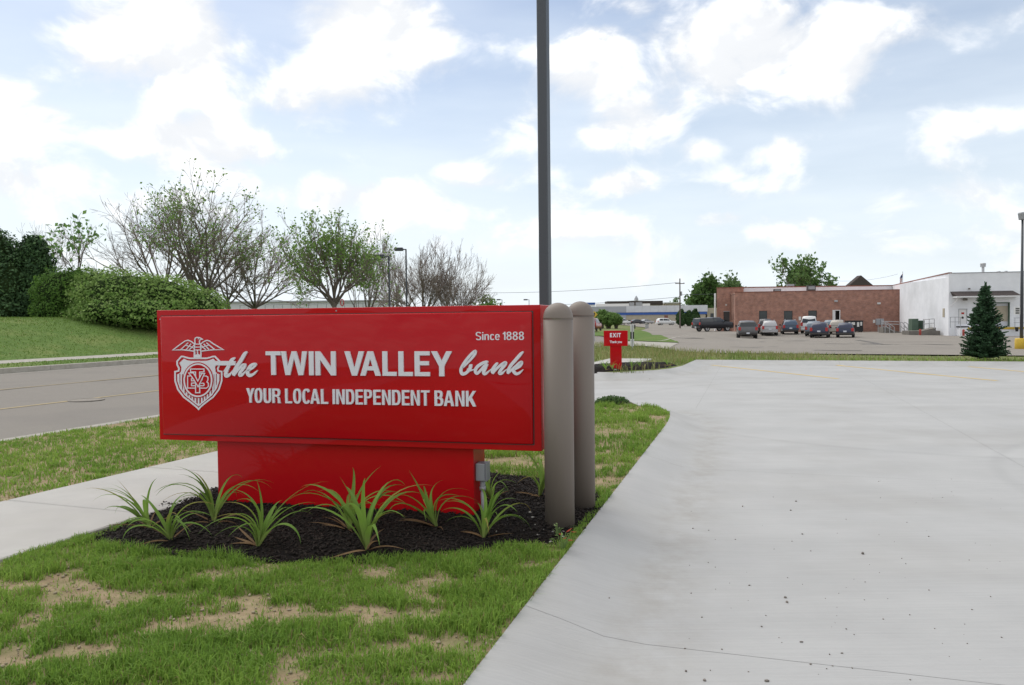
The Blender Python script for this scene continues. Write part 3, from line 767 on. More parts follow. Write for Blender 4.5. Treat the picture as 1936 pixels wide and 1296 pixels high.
# mulch chips
def chips(name, poly, zf, n, size, label):
    r = np.random.default_rng(4)
    xs = [p[0] for p in poly]; ys = [p[1] for p in poly]
    x = r.uniform(min(xs), max(xs), n); y = r.uniform(min(ys), max(ys), n); k = inside(poly, x, y); x, y = x[k], y[k]; n = len(x)
    z = zf(x, y) + r.uniform(-.004, .01, n)
    Bx = np.array([(-1, -1, -1), (1, -1, -1), (1, 1, -1), (-1, 1, -1), (-1, -1, 1), (1, -1, 1), (1, 1, 1), (-1, 1, 1)], float)
    sc = np.c_[r.uniform(.5, 1.6, n), r.uniform(.2, .5, n), r.uniform(.1, .3, n)] * size
    P = Bx[None] * sc[:, None, :]
    a = r.uniform(0, 6.28, n); t = r.normal(0, .35, n)
    ca, sa, ct, st = np.cos(a), np.sin(a), np.cos(t), np.sin(t)
    X = P[..., 0] * ct[:, None] - P[..., 2] * st[:, None]; Zz = P[..., 0] * st[:, None] + P[..., 2] * ct[:, None]; Y = P[..., 1]
    V = np.stack([X * ca[:, None] - Y * sa[:, None] + x[:, None], X * sa[:, None] + Y * ca[:, None] + y[:, None], Zz + z[:, None]], -1)
    Q = np.array([(0, 3, 2, 1), (4, 5, 6, 7), (0, 1, 5, 4), (1, 2, 6, 5), (2, 3, 7, 6), (3, 0, 4, 7)])
    F = ((np.arange(n) * 8)[:, None, None] + Q[None]).reshape(-1, 4)
    np_mesh(name, V.reshape(-1, 3), F, 'chip', kind='stuff', label=label, cat='mulch')
chips('mulch_chips', MUL, mul_z, 26000, .013, 'loose black wood chips on the bed under the sign')
# gravel specks and bits on the concrete and the bare soil
def pebbles(name, pts, mat, label):
    ico = bmesh.new(); bmesh.ops.create_icosphere(ico, subdivisions=1, radius=1); iv = np.array([v.co[:] for v in ico.verts]); fi = np.array([[v.index for v in f.verts] for f in ico.faces]); ico.free()
    V, F = [], []
    r = np.random.default_rng(2)
    for k, (x, y, z, s) in enumerate(pts):
        p = iv * (s * r.uniform(.6, 1.3, 3)) * r.uniform(.85, 1.15, (len(iv), 1)); p[:, 2] *= .7
        V.append(p + np.array((x, y, z + s * .35))); F.append(fi + k * len(iv))
    np_mesh(name, np.concatenate(V), np.concatenate(F), mat, kind='stuff', label=label, cat='gravel')
pp = []
for px, py, s in ((1631, 1047, 9), (1485, 1130, 7), (1488, 1139, 8), (1440, 1185, 6), (1297, 1270, 8), (1332, 1287, 9), (1450, 1288, 10), (1515, 1214, 7), (1152, 1142, 5), (1517, 1010, 5), (1495, 965, 4), (1505, 948, 4), (1417, 1107, 5), (1295, 1227, 5), (1592, 1235, 5), (1600, 1189, 5), (1670, 1170, 4), (1720, 1162, 4), (1404, 958, 5), (1310, 1000, 4)):
    g = gp(px, py, -.135); pp.append((g.x, g.y, -.135 + .002, s * .0010 * g.y / 3.4))
for _ in range(90):
    px, py = random.uniform(1290, 1900), random.uniform(880, 1290); g = gp(px, py, -.135); pp.append((g.x, g.y, -.134, random.choice((.0025, .003, .004, .005))))
pp = [(x, y, float(lot_z(np.array([x]), np.array([y]))[0]), s) for x, y, z, s in pp]
pebbles('pebbles', pp, 'stone', 'scattered small stones on the concrete lot')
M['sandstone'] = pm('soil_clod', (.36, .30, .21), (.26, .21, .15), 30, .95)
pp = []
while len(pp) < 900:
    x, y = random.uniform(-3.5, 1.2), random.uniform(2.8, 6.5)
    if inside(LAWN_ISL, x, y) and not inside(MUL, x, y) and random.random() > bare(np.array([x]), np.array([y]))[0] * .9: pp.append((x, y, -.006 + .03 * (float(fbm(x, y, .8, 5)) - .5), random.choice((.003, .004, .005, .007, .011))))
pebbles('soil_clods', pp, 'sandstone', 'small clods and stones on the bare soil of the lawn')

# ---------------------------------------------------------------- the bank sign
SA = Vector((.21, 5.70)); SBx = -671 / FPX; 
SU = Vector((.9713, -.2378)); SW = 3.243             # along the face, left to right; width
sgl = SA - SU * SW                                    # left front corner
sc_ = (SA + sgl) / 2
SV = Vector((-SU.y, SU.x))                            # away from the viewer
SRZ = math.atan2(SU.y, SU.x)
DEPTH = .42
sign = thing('bank_sign', 'large glossy red monument sign with white raised lettering on a mulch bed', 'sign', (sc_.x + SV.x * DEPTH / 2, sc_.y + SV.y * DEPTH / 2, 0), SRZ)
HW, HD = SW / 2, DEPTH / 2
ZB, ZT = .525, 1.60
def facept(px, py, out=0.0):
    """photo column/row -> (x along face, z) on the panel face"""
    d = ray(px, py)
    o = Vector((SA.x - SV.x * out, SA.y - SV.y * out))
    t = (o - Vector((0, 0))).dot(SV) / Vector((d.x, d.y)).dot(SV)
    p = EYE + d * t
    q = Vector((p.x, p.y)) - sc_
    return q.dot(SU), p.z
MB().box(-HW, HW, -HD, HD, ZB, ZT).build('cabinet', 'red', sign, bevel=.004)
px0, pz0 = -HW + .045, ZB + .05
px1, pz1 = HW - .06, ZT - .05
# dark strip standing in for the groove's shade round the pan face, then the pan itself, standing a little proud
FACE = HD + .022
mb = MB()
mb.box(px0 - .006, px1 + .006, -HD - .0025, -HD + .01, pz0 - .006, pz1 + .006)
mb.build('groove_shade', 'dark_frame', sign)
MB().box(px0, px1, -FACE, -HD + .005, pz0, pz1).build('face_panel', 'red', sign, bevel=.012, smooth=R(40))
MB().box(-1.118, 1.082, -HD + .055, HD - .055, -.12, ZB + .004).build('base', 'red', sign, bevel=.004)
# screws of the retainer
for px, py in ((636, 588), (303, 604)):
    x, z = facept(px, py); mb = MB().tube([(x, -HD - .004, z), (x, -HD + .004, z)], .006, 8); mb.build('screw', 'grey_metal', sign)
GL = {}
def glyph(ch, bold):
    key = (ch, bold)
    if key not in GL:
        cu = bpy.data.curves.new('glyph', 'FONT'); cu.body = ch; cu.size = 1.0; cu.offset = bold; cu.resolution_u = 4; cu.fill_mode = 'FRONT'
        ob = bpy.data.objects.new('glyph', cu); COL.objects.link(ob)
        dg = bpy.context.evaluated_depsgraph_get()
        me = bpy.data.meshes.new_from_object(ob.evaluated_get(dg), depsgraph=dg)
        V = np.array([v.co[:2] for v in me.vertices]); Fc = [tuple(p.vertices) for p in me.polygons]
        bpy.data.objects.remove(ob); bpy.data.curves.remove(cu); bpy.data.meshes.remove(me)
        GL[key] = (V, Fc)
    return GL[key]
def grot(ch, t, th, W):
    """bold grotesque capitals of height 1: stem t, bar th, width table W -> (verts, faces)"""
    V, F = [], []
    w = W.get(ch, W['*'])
    def poly(*p):
        k = len(V); V.extend(p); F.append(tuple(range(k, k + len(p))))
    def rect(x0, z0, x1, z1): poly((x0, z0), (x1, z0), (x1, z1), (x0, z1))
    def arc(cx, cz, ax, az, a0, a1, n=18, e=2.5, tt=None, tb=None):
        tt = tt or t; tb = tb or th; k = len(V)
        for i in range(n + 1):
            g = a0 + (a1 - a0) * i / n; c, q = math.cos(g), math.sin(g)
            f = lambda v: math.copysign(abs(v) ** (2 / e), v)
            V.append((cx + ax * f(c), cz + az * f(q))); V.append((cx + (ax - tt) * f(c), cz + (az - tb) * f(q)))
        for i in range(n): F.append((k + 2 * i, k + 2 * i + 2, k + 2 * i + 3, k + 2 * i + 1))
    pi = math.pi
    if ch == 'I': rect(0, 0, t, 1)
    elif ch == 'L': rect(0, 0, t, 1); rect(t, 0, w, th)
    elif ch == 'T': rect(0, 1 - th, w, 1); rect(w / 2 - t / 2, 0, w / 2 + t / 2, 1 - th)
    elif ch == 'E': rect(0, 0, t, 1); rect(t, 0, w, th); rect(t, 1 - th, w, 1); rect(t, .5 - th / 2 + .02, w * .94, .5 + th / 2 + .02)
    elif ch == 'N': rect(0, 0, t, 1); rect(w - t, 0, w, 1); d = t * .30; poly((t, 1), (t, 1 - t * 1.75), (w - t, 0), (w - t, t * 1.75))
    elif ch == 'V': m = w / 2; poly((0, 1), (m - t * .52, 0), (m, 0), (m, t * 1.55), (t * 1.1, 1)); poly((w, 1), (w - t * 1.1, 1), (m, t * 1.55), (m, 0), (m + t * .52, 0))
    elif ch == 'W':
        q = w / 4; h = t * .50
        poly((0, 1), (q - h, 0), (q, 0), (q, t * 1.9), (t * 1.05, 1)); poly((q, 0), (q + h, 0), (w / 2, .72), (w / 2, 1), (w / 2 - h, 1), (q, t * 1.9))
        poly((w / 2, 1), (w / 2, .72), (w - q - h, 0), (w - q, 0), (w - q, t * 1.9), (w / 2 + h, 1)); poly((w, 1), (w - t * 1.05, 1), (w - q, t * 1.9), (w - q, 0), (w - q + h, 0))
    elif ch == 'A':
        m = w / 2; zb0, zb1 = .22, .22 + th
        xin = lambda z: t * 1.08 + (m - t * 1.08) * z / (1 - t * 1.55)
        poly((0, 0), (t * 1.08, 0), (xin(zb0), zb0), (xin(zb1), zb1), (m, 1 - t * 1.55), (m, 1), (m - t * .55, 1))
        poly((w, 0), (m + t * .55, 1), (m, 1), (m, 1 - t * 1.55), (w - xin(zb1), zb1), (w - xin(zb0), zb0), (w - t * 1.08, 0))
        poly((xin(zb0), zb0), (w - xin(zb0), zb0), (w - xin(zb1), zb1), (xin(zb1), zb1))
    elif ch == 'Y': m = w / 2; poly((0, 1), (m - t / 2, .40), (m, .40), (m, .62), (t * 1.12, 1)); poly((w, 1), (w - t * 1.12, 1), (m, .62), (m, .40), (m + t / 2, .40)); rect(m - t / 2, 0, m + t / 2, .40)
    elif ch == 'K': rect(0, 0, t, 1); poly((t, .30), (t, .56), (w - t * 1.2, 1), (w, 1), (t + (w - t) * .42, .56)); poly((t + .04, .44), (t + (w - t) * .40, .62), (w, 0), (w - t * 1.2, 0))
    elif ch == 'X': poly((0, 1), (w / 2 - t * .62, .51), (0, 0), (t * 1.2, 0), (w / 2, .35), (w - t * 1.2, 0), (w, 0), (w / 2 + t * .62, .51), (w, 1), (w - t * 1.2, 1), (w / 2, .67), (t * 1.2, 1))
    elif ch == 'O': arc(w / 2, .5, w / 2, .515, 0, 2 * pi, 36)
    elif ch == 'C': arc(w / 2, .5, w / 2, .515, .62, 2 * pi - .62, 32)
    elif ch == 'U': rect(0, .3, t, 1); rect(w - t, .3, w, 1); arc(w / 2, .3, w / 2, .315, pi, 2 * pi, 18)
    elif ch == 'D': rect(0, 0, t, 1); x = w - .28; rect(t, 0, x, th); rect(t, 1 - th, x, 1); arc(x, .5, .28, .5, -pi / 2, pi / 2, 22)
    elif ch in 'PR':
        rect(0, 0, t, 1); x = w - .24; zb = .42 if ch == 'P' else .44; c = (1 + zb) / 2
        rect(t, zb, x, zb + th); rect(t, 1 - th, x, 1); arc(x, c, .24, (1 - zb) / 2, -pi / 2, pi / 2, 16)
        if ch == 'R': poly((w - t * 1.05, 0), (w + .03, 0), (w - .01, .10), (w - .04, .36), (w - .12, .44), (w - t * 1.5, .44), (w - t * 1.05, .30))
    elif ch == '1': rect(w * .38, 0, w * .38 + t, 1); poly((w * .38, 1), (w * .30, .90), (0, .82), (0, .70), (w * .38, .70))
    elif ch == '8': arc(w / 2, .27, w / 2, .285, 0, 2 * pi, 28, 2.2); arc(w / 2, .765, w * .46, .25, 0, 2 * pi, 28, 2.2, tb=th * .95)
    elif ch == 'S': arc(w / 2, .74, w / 2, .275, .35, 1.5 * pi, 20, 2.3); arc(w / 2, .26, w / 2, .275, .5 * pi, -pi + .35, 20, 2.3)
    elif ch == 'i': rect(0, 0, t, .72); rect(0, .84, t, .99)
    elif ch == 'n': rect(0, 0, t, .72); rect(w - t, 0, w, .46); arc(w / 2 + t * .2, .46, w / 2 - t * .2, .27, 0, pi * .92, 14)
    elif ch == 'c': arc(w / 2, .36, w / 2, .375, .65, 2 * pi - .65, 24)
    elif ch == 'e': arc(w / 2, .36, w / 2, .375, 0.02, 2 * pi - .6, 28); rect(t * .9, .32, w - t * .05, .32 + th * .85)
    elif ch == 'B':
        rect(0, 0, t, 1); x = w - .24; rect(t, 0, x, th); rect(t, 1 - th, x - .03, 1); rect(t, .5 - th / 2 + .03, x - .03, .5 + th / 2 + .03)
        arc(x, .265 + .015, .24, .265 + .015, -pi / 2, pi / 2, 14); arc(x - .03, .75, .235, .25, -pi / 2 + .25, pi / 2, 14)
    return np.array(V), F
def raised(mb_v, mb_f, y0, y1):
    """turn flat (x,z) faces into a raised solid between depths y0 (front) and y1"""
    n = len(mb_v)
    V = [(x, y0, z) for x, z in mb_v] + [(x, y1, z) for x, z in mb_v]
    F = [tuple(f) for f in mb_f]
    cnt = {}
    for f in mb_f:
        for i in range(len(f)):
            a, b = f[i], f[(i + 1) % len(f)]
            cnt[(a, b)] = cnt.get((a, b), 0) + 1
    for (a, b) in cnt:
        if (b, a) not in cnt: F.append((b, a, a + n, b + n))
    return V, F
def line_text(text, parent, box, y0, y1, bold=.02, gap=.07, space=.30, mat='white_letter', kern={}, style=None, name='letter'):
    x = 0.0; items = []
    if style: cap0, cap1 = 0.0, 1.0
    else: capV, _ = glyph('H', bold); cap0, cap1 = capV[:, 1].min(), capV[:, 1].max()
    prev = None
    for ch in text:
        if ch == ' ': x += space; prev = None; continue
        V, Fc = grot(ch, *style) if style else glyph(ch, bold); w = V[:, 0].max() - V[:, 0].min()
        if prev: x += gap + kern.get(prev + ch, 0)
        items.append((ch, V, Fc, x - V[:, 0].min())); x += w; prev = ch
    x0, x1, z0, z1, sl0, sl1 = box
    for ch, V, Fc, off in items:
        u = (V[:, 0] + off) / x
        zz = (V[:, 1] - cap0) / (cap1 - cap0)
        X = x0 + (x1 - x0) * u; Z = z0 + (z1 - z0) * zz + sl0 + (sl1 - sl0) * u
        vs, fs = raised(list(zip(X, Z)), Fc, y0, y1)
        mb = MB().add(vs, fs); mb.build(name, mat, parent)
def textbox(pl, pt, pr, pb, out=FACE):
    xl, zt = facept(pl, pt); xr, _ = facept(pr, pt); _, zb = facept(pl, pb)
    return xl, zt, xr, zb
def box4(l, r, tl, bl, tr, br):
    xl, ztl = facept(l, tl); _, zbl = facept(l, bl); xr, ztr = facept(r, tr); _, zbr = facept(r, br)
    z0 = (zbl + zbr) / 2; z1 = (ztl + ztr) / 2
    return (xl, xr, z0, z1, 0, 0)
LY0, LY1 = -FACE - .014, -FACE + .002
HELV = (.195, .165, {'*': .6, 'T': .64, 'W': 1.10, 'N': .84, 'V': .80, 'A': .82, 'L': .56, 'E': .59, 'Y': .80})
COND = (.155, .135, {'*': .53, 'Y': .56, 'L': .46, 'A': .62, 'N': .55, 'E': .47, 'T': .52, 'P': .50, 'K': .60, 'U': .51})
line_text('TWIN VALLEY', sign, box4(506.5, 857, 665.5, 710.5, 663, 709.5), LY0, LY1, gap=.075, space=.36, style=HELV, kern={'TW': -.06, 'VA': -.24, 'EY': -.02})
line_text('YOUR LOCAL INDEPENDENT BANK', sign, box4(470, 902, 735.5, 763.5, 737, 765), LY0, LY1, gap=.085, space=.31, style=COND, kern={'YO': -.07, 'CA': -.05, 'BA': -.05})
line_text('Since 1888', sign, box4(901, 992, 628.5, 643.5, 627, 642.5), -FACE - .003, LY1, gap=.09, space=.30, style=(.135, .115, {'*': .52, '1': .36, 'S': .56, 'n': .47, 'c': .46, 'e': .48}))
# brush-script words as tapered strokes
def ribbon(pts, y0, y1, mapf, k=8):
    """pts (u, v, halfwidth) smoothed by Catmull-Rom; returns raised solid"""
    P = [np.array(p, float) for p in pts]; out = []
    for i in range(len(P) - 1):
        a = P[max(i - 1, 0)]; b = P[i]; c = P[i + 1]; d = P[min(i + 2, len(P) - 1)]
        for j in range(k):
            t = j / k
            out.append(.5 * ((2 * b) + (-a + c) * t + (2 * a - 5 * b + 4 * c - d) * t * t + (-a + 3 * b - 3 * c + d) * t ** 3))
    out.append(P[-1])
    L_, R_ = [], []
    for i, p in enumerate(out):
        q = out[min(i + 1, len(out) - 1)] - out[max(i - 1, 0)]
        n = np.array((-q[1], q[0])); n = n / (np.hypot(*n) + 1e-9)
        L_.append(p[:2] + n * p[2]); R_.append(p[:2] - n * p[2])
    pts2 = [mapf(*q) for q in L_] + [mapf(*q) for q in R_]
    m = len(L_)
    fs = [(i, i + 1, m + i + 1, m + i) for i in range(m - 1)]
    return raised(pts2, fs, y0, y1)
def crop_map(ox, oy, sc): return lambda u, v: facept(ox + u / sc, oy + v / sc)
# note: in the crops v runs downwards
mt = crop_map(410, 655, 19.34)
THE = {'t': [[(660, 880, 10), (600, 980, 30), (500, 1060, 62), (430, 1060, 68), (420, 960, 62), (480, 800, 58), (560, 620, 62), (650, 480, 58), (750, 415, 26)], [(340, 915, 12), (420, 810, 22), (500, 690, 30)], [(60, 612, 78), (400, 612, 78), (765, 612, 76)]],
       'h': [[(1185, 200, 34), (1100, 280, 62), (960, 520, 66), (800, 760, 62), (700, 960, 58), (715, 1060, 40)], [(710, 1070, 34), (800, 940, 42), (920, 790, 46), (1040, 680, 50), (1100, 690, 62), (1060, 790, 60), (960, 930, 56), (930, 1040, 60), (1010, 1040, 44), (1100, 950, 28), (1170, 870, 14)]],
       'e': [[(1180, 880, 20), (1300, 850, 34), (1440, 750, 40), (1500, 660, 42), (1440, 640, 44), (1330, 700, 56), (1230, 850, 62), (1210, 980, 62), (1290, 1060, 60), (1420, 1010, 44), (1510, 930, 30), (1575, 870, 8)]]}
mk = crop_map(860, 655, 13.352)
BANK = {'b': [[(220, 550, 16), (330, 440, 24), (450, 310, 30), (540, 190, 32), (540, 120, 34), (450, 190, 34), (330, 330, 36), (230, 480, 38), (185, 600, 38), (220, 690, 40), (310, 670, 38), (400, 580, 40), (430, 490, 42), (430, 450, 30)], [(340, 570, 18), (400, 590, 28), (440, 600, 24), (510, 580, 12)]],
        'a': [[(870, 400, 14), (830, 385, 30), (730, 420, 38), (600, 510, 40), (545, 610, 38), (590, 680, 34), (680, 600, 34), (780, 490, 36), (850, 430, 26)], [(850, 440, 30), (790, 560, 42), (755, 660, 38), (800, 690, 34), (880, 630, 20), (945, 570, 8)]],
        'n': [[(1120, 425, 16), (1080, 440, 32), (1000, 550, 40), (970, 630, 36), (995, 680, 22)], [(990, 690, 16), (1050, 600, 30), (1160, 490, 34), (1290, 410, 40), (1290, 460, 42), (1190, 590, 38), (1155, 670, 38), (1210, 680, 32), (1280, 620, 18), (1340, 570, 8)]],
        'k': [[(1755, 130, 16), (1690, 190, 38), (1560, 340, 42), (1440, 480, 40), (1370, 610, 36), (1365, 690, 18)], [(1375, 690, 12), (1450, 600, 28), (1560, 500, 32), (1670, 410, 36), (1710, 410, 40), (1660, 500, 36), (1530, 580, 26)], [(1480, 575, 30), (1520, 640, 40), (1580, 690, 36), (1660, 660, 30), (1750, 580, 8)]]}
for mp_, word in ((mt, THE), (mk, BANK)):
    for ch, strokes in word.items():
        mb = MB()
        for i, st in enumerate(strokes): mb.add(*ribbon(st, LY0 - .0006 * i, LY1, mp_))
        mb.build('letter', 'white_letter', sign)
# emblem: shield, eagle, ring and monogram
EM = thing('emblem', None, None); EM.parent = sign; EM['label'] = 'white shield and eagle emblem with monogram'
m2 = crop_map(325, 665, 11.267); m1 = crop_map(325, 632, 18.44)
def stroke(mb, pts, w, mapf, lay, closed=False):
    """constant-width mitred line"""
    P = [np.array(p, float) for p in pts]; n = len(P); L_, R_ = [], []
    for i in range(n):
        a = P[(i - 1) % n] if closed or i > 0 else P[i]; c = P[(i + 1) % n] if closed or i < n - 1 else P[i]
        d1 = P[i] - a; d2 = c - P[i]
        d1 = d1 / (np.hypot(*d1) + 1e-9) if np.hypot(*d1) > 0 else d2 / np.hypot(*d2); d2 = d2 / (np.hypot(*d2) + 1e-9) if np.hypot(*d2) > 0 else d1
        n1 = np.array((-d1[1], d1[0])); n2 = np.array((-d2[1], d2[0])); m_ = n1 + n2; k = np.dot(m_, m_)
        m_ = n1 if k < .05 else m_ / k * 2
        if np.hypot(*m_) > 1.8: m_ = m_ / np.hypot(*m_) * 1.8
        L_.append(P[i] + m_ * w / 2); R_.append(P[i] - m_ * w / 2)
    pts2 = [mapf(*q) for q in L_] + [mapf(*q) for q in R_]
    fs = [(i, i + 1, n + i + 1, n + i) for i in range(n - 1)] + ([(n - 1, 0, n, 2 * n - 1)] if closed else [])
    mb.add(*raised(pts2, fs, -FACE - .0045 - .0007 * lay, LY1))
def patch(mb, pts, mapf, lay):
    v = [mapf(*p) for p in pts]; mb.add(*raised(v, [tuple(range(len(v)))], -FACE - .0045 - .0007 * lay, LY1))
half = [(245, 105), (155, 205), (155, 275), (195, 360), (185, 410), (110, 425), (112, 620), (170, 800), (290, 960), (450, 1080), (560, 1170)]
topc = [(910, 105), (850, 125), (780, 142), (600, 142), (420, 142), (350, 125), (290, 105)]
mir = lambda p: (1212 - p[0], p[1])
sh = MB()
outline = half + [(600, 1225), (620, 1225)] + [mir(p) for p in reversed(half)] + topc
outline = [(245, 103)] + half[1:] + [(612, 1222)] + [mir(p) for p in reversed(half[1:])] + [(955, 103)] + topc
stroke(sh, outline, 32, m2, 0, True)
inner = [(300, 150), (240, 205), (205, 240), (250, 330), (240, 420), (165, 470), (170, 620), (220, 770), (330, 920), (470, 1030), (612, 1150), (752, 1030), (890, 920), (995, 770), (1042, 620), (1045, 470), (968, 420), (960, 330), (1005, 240), (960, 190), (920, 150), (840, 185), (780, 195), (430, 195), (350, 180)]
patch(sh, [(300, 150), (205, 240), (250, 330), (240, 420), (200, 470), (320, 480), (900, 480), (1005, 470), (968, 420), (960, 330), (1005, 240), (920, 150), (840, 182), (780, 195), (430, 195), (360, 182)], m2, 1)
stroke(sh, [(172, 480), (176, 620), (225, 770), (335, 920), (475, 1032), (612, 1145), (750, 1032), (885, 920), (988, 770), (1036, 620), (1040, 480)], 26, m2, 2)
def low_y(x):
    pts = [(172, 480), (176, 620), (225, 770), (335, 920), (475, 1032), (612, 1145), (750, 1032), (885, 920), (988, 770), (1036, 620), (1041, 480)]
    for (a, b), (c, d) in zip(pts[:-1], pts[1:]):
        if a <= x <= c: return b + (d - b) * (x - a) / (c - a)
    return 480
for xx in (190, 245, 300, 360, 420, 480, 545, 612, 680, 740, 800, 860, 920, 965, 1018):
    stroke(sh, [(xx, 470), (xx, low_y(xx) + 2)], 30, m2, 3)
stroke(sh, [(530, 0), (530, 130)], 26, m2, 3); stroke(sh, [(662, 0), (662, 130)], 26, m2, 3); patch(sh, [(530, 130), (530, 80), (598, 45), (662, 80), (662, 130)], m2, 4)
sh.build('shield', 'white_letter', EM)
disc = MB()
ell = lambda rx, ry, n=56: [(606 + rx * math.cos(2 * math.pi * i / n), 605 + ry * math.sin(2 * math.pi * i / n)) for i in range(n)]
patch(disc, ell(326, 378), m2, 6); disc.build('disc', 'red', EM)
ring = MB(); stroke(ring, ell(292, 342), 32, m2, 9, True); ring.build('ring', 'white_letter', EM)
def outline_letter(pts, lay, closed=True):
    mb = MB(); patch(mb, pts, m2, lay); mb.build('monogram_field', 'red', EM)
    mb = MB(); stroke(mb, pts, 20, m2, lay + 2, closed); mb.build('monogram_letter', 'white_letter', EM)
outline_letter([(390, 515), (548, 515), (548, 572), (472, 572), (472, 618), (548, 618), (548, 665), (472, 665), (472, 722), (560, 722), (560, 772), (390, 772)], 8)
outline_letter([(655, 515), (780, 515), (820, 540), (820, 605), (798, 640), (830, 670), (830, 735), (790, 772), (650, 772), (650, 722), (730, 722), (742, 700), (730, 670), (650, 670), (650, 625), (700, 600), (700, 560), (655, 560)], 8)
outline_letter([(455, 368), (740, 368), (740, 430), (648, 430), (648, 870), (562, 870), (562, 430), (455, 430)], 11)
outline_letter([(415, 450), (520, 450), (540, 490), (560, 520), (612, 625), (690, 480), (680, 462), (755, 462), (620, 745), (520, 580), (460, 500)], 14)
eg = MB()
stroke(eg, [(835, 590), (640, 565), (450, 545), (100, 552), (200, 480), (400, 330), (540, 235), (640, 215), (740, 255), (860, 345)], 36, m1, 1)
stroke(eg, [(1105, 590), (1250, 570), (1480, 545), (1860, 540), (1700, 450), (1500, 330), (1380, 240), (1290, 215), (1190, 255), (1070, 345)], 36, m1, 1)
stroke(eg, [(880, 350), (870, 200), (880, 150), (930, 112), (1020, 118), (1080, 150), (1140, 182), (1060, 190), (1030, 235), (1040, 350)], 36, m1, 2)
for y_ in (350, 450, 550): stroke(eg, [(855, y_), (1085, y_)], 30, m1, 3)
stroke(eg, [(860, 350), (855, 560), (850, 820)], 32, m1, 4); stroke(eg, [(1075, 350), (1080, 560), (1090, 820)], 32, m1, 4); stroke(eg, [(968, 560), (968, 700)], 30, m1, 5)
for a, b in (((640, 305), (390, 535)), ((745, 335), (575, 545)), ((845, 385), (680, 550)), ((1275, 300), (1560, 530)), ((1180, 340), (1370, 535)), ((1090, 390), (1260, 545))): stroke(eg, [a, b], 30, m1, 5)
stroke(eg, [(540, 390), (690, 420), (850, 490)], 24, m1, 6); stroke(eg, [(1370, 385), (1220, 425), (1090, 490)], 24, m1, 6)
stroke(eg, [(985, 150), (1010, 175)], 26, m1, 6)
eg.build('eagle', 'white_letter', EM)
# switch box on the side of the base
jb = thing('switch_box', 'small grey electrical box with conduit on the side of the sign base', 'electrical box', (0, 0, 0))
def sign_pt(x, y, z):
    c = sign.location; return (c.x + SU.x * x + SV.x * y, c.y + SU.y * x + SV.y * y, z)
jb.location = sign_pt(1.082 + .002, -.06, 0); jb.rotation_euler = (0, 0, SRZ)
MB().box(.0, .075, -.055, .055, .265, .40).build('box', 'grey_metal', jb, bevel=.006)
MB().box(.078, .086, -.057, .057, .262, .403).build('cover', 'grey_metal', jb, bevel=.004)
MB().tube([(.04, 0, .262), (.04, 0, .20)], .021, 14).tube([(.04, 0, .20), (.04, 0, -.05)], .016, 14).tube([(.04, 0, .215), (.04, 0, .185)], .025, 14).build('conduit', 'pvc', jb, smooth=R(40))

# ---------------------------------------------------------------- bollards
def bollard(px, D, top, zb, label, collar):
    x = (px - 968) / FPX * D
    b = thing('bollard', label, 'bollard', (x, D, 0), 0, 'taupe bollards guarding the sign')
    r = .1075; dome = [(r + .0015, top - .118), (r + .0015, top - .106)] + [(r * math.cos(t), top - .106 + .106 * math.sin(t)) for t in np.linspace(.06, 1.5, 12)]
    MB().lathe([(r, zb), (r, top - .119)], 48).build('sleeve', 'bollard', b, smooth=R(40))
    MB().lathe(dome, 48).build('dome_cap', 'bollard', b, smooth=R(50))
    if collar: MB().lathe([(r - .012, -.15), (r - .012, zb + .01)], 48).build('pipe', 'grey_metal', b, smooth=R(40))
    return b
bollard(1055.5, 5.62, 1.612, -.10, 'nearer taupe plastic bollard beside the right end of the red sign', False)
bollard(1097.5, 6.17, 1.632, .012, 'farther taupe bollard on a bare grey pipe foot near the concrete kerb', True)
# ---------------------------------------------------------------- light pole behind the sign
pl = place(1032, 9.6)
lp = thing('light_pole', 'tall dark square steel light pole rising behind the sign', 'light pole', (pl.x, pl.y, 0), R(-24))
s_ = .062
MB().prism([(-s_, -s_ + .012), (-s_ + .012, -s_), (s_ - .012, -s_), (s_, -s_ + .012), (s_, s_ - .012), (s_ - .012, s_), (-s_ + .012, s_), (-s_, s_ - .012)], 'z', .06, 7.6).build('shaft', 'pole', lp)
MB().box(-.15, .15, -.15, .15, -.05, .05).build('base_plate', 'pole', lp, bevel=.01)
MB().lathe([(.22, -.4), (.22, -.02), (.20, .0)], 24).build('footing', 'kerb', lp)
MB().box(-.05, .05, -.65, -.02, 7.45, 7.52).box(-.18, .18, -1.1, -.5, 7.42, 7.56).build('luminaire', 'pole', lp, bevel=.02)

# ---------------------------------------------------------------- daylilies
def leaf_mesh(L_, w0, th0, bend, twist, roll, n=12, seed=0, fold=.35, dead=False):
    r = random.Random(seed)
    p = np.zeros(3); th = th0; V = []; side = np.array((0, 1.0, 0)); ph = 0.0
    for i in range(n + 1):
        t = i / n
        th = th0 + bend * t ** 1.35
        d = np.array((math.sin(th) * math.cos(ph), math.sin(th) * math.sin(ph), math.cos(th)))
        up = np.array((-math.cos(th) * math.cos(ph), -math.cos(th) * math.sin(ph), math.sin(th)))
        sd = np.cross(d, up); a = roll * t
        sd2 = sd * math.cos(a) + up * math.sin(a); up2 = up * math.cos(a) - sd * math.sin(a)
        w = w0 * (.55 + .45 * min(1, t * 4)) * max(0.02, (1 - (max(0, t - .25) / .75) ** 1.35))
        V += [p + sd2 * w / 2 + up2 * w * fold * .5, p - up2 * 0.0, p - sd2 * w / 2 + up2 * w * fold * .5]
        p = p + d * L_ / n; ph += twist / n
    F = []
    for i in range(n):
        k = 3 * i; F += [(k, k + 1, k + 4, k + 3), (k + 1, k + 2, k + 5, k + 4)]
    return np.array(V), np.array(F)
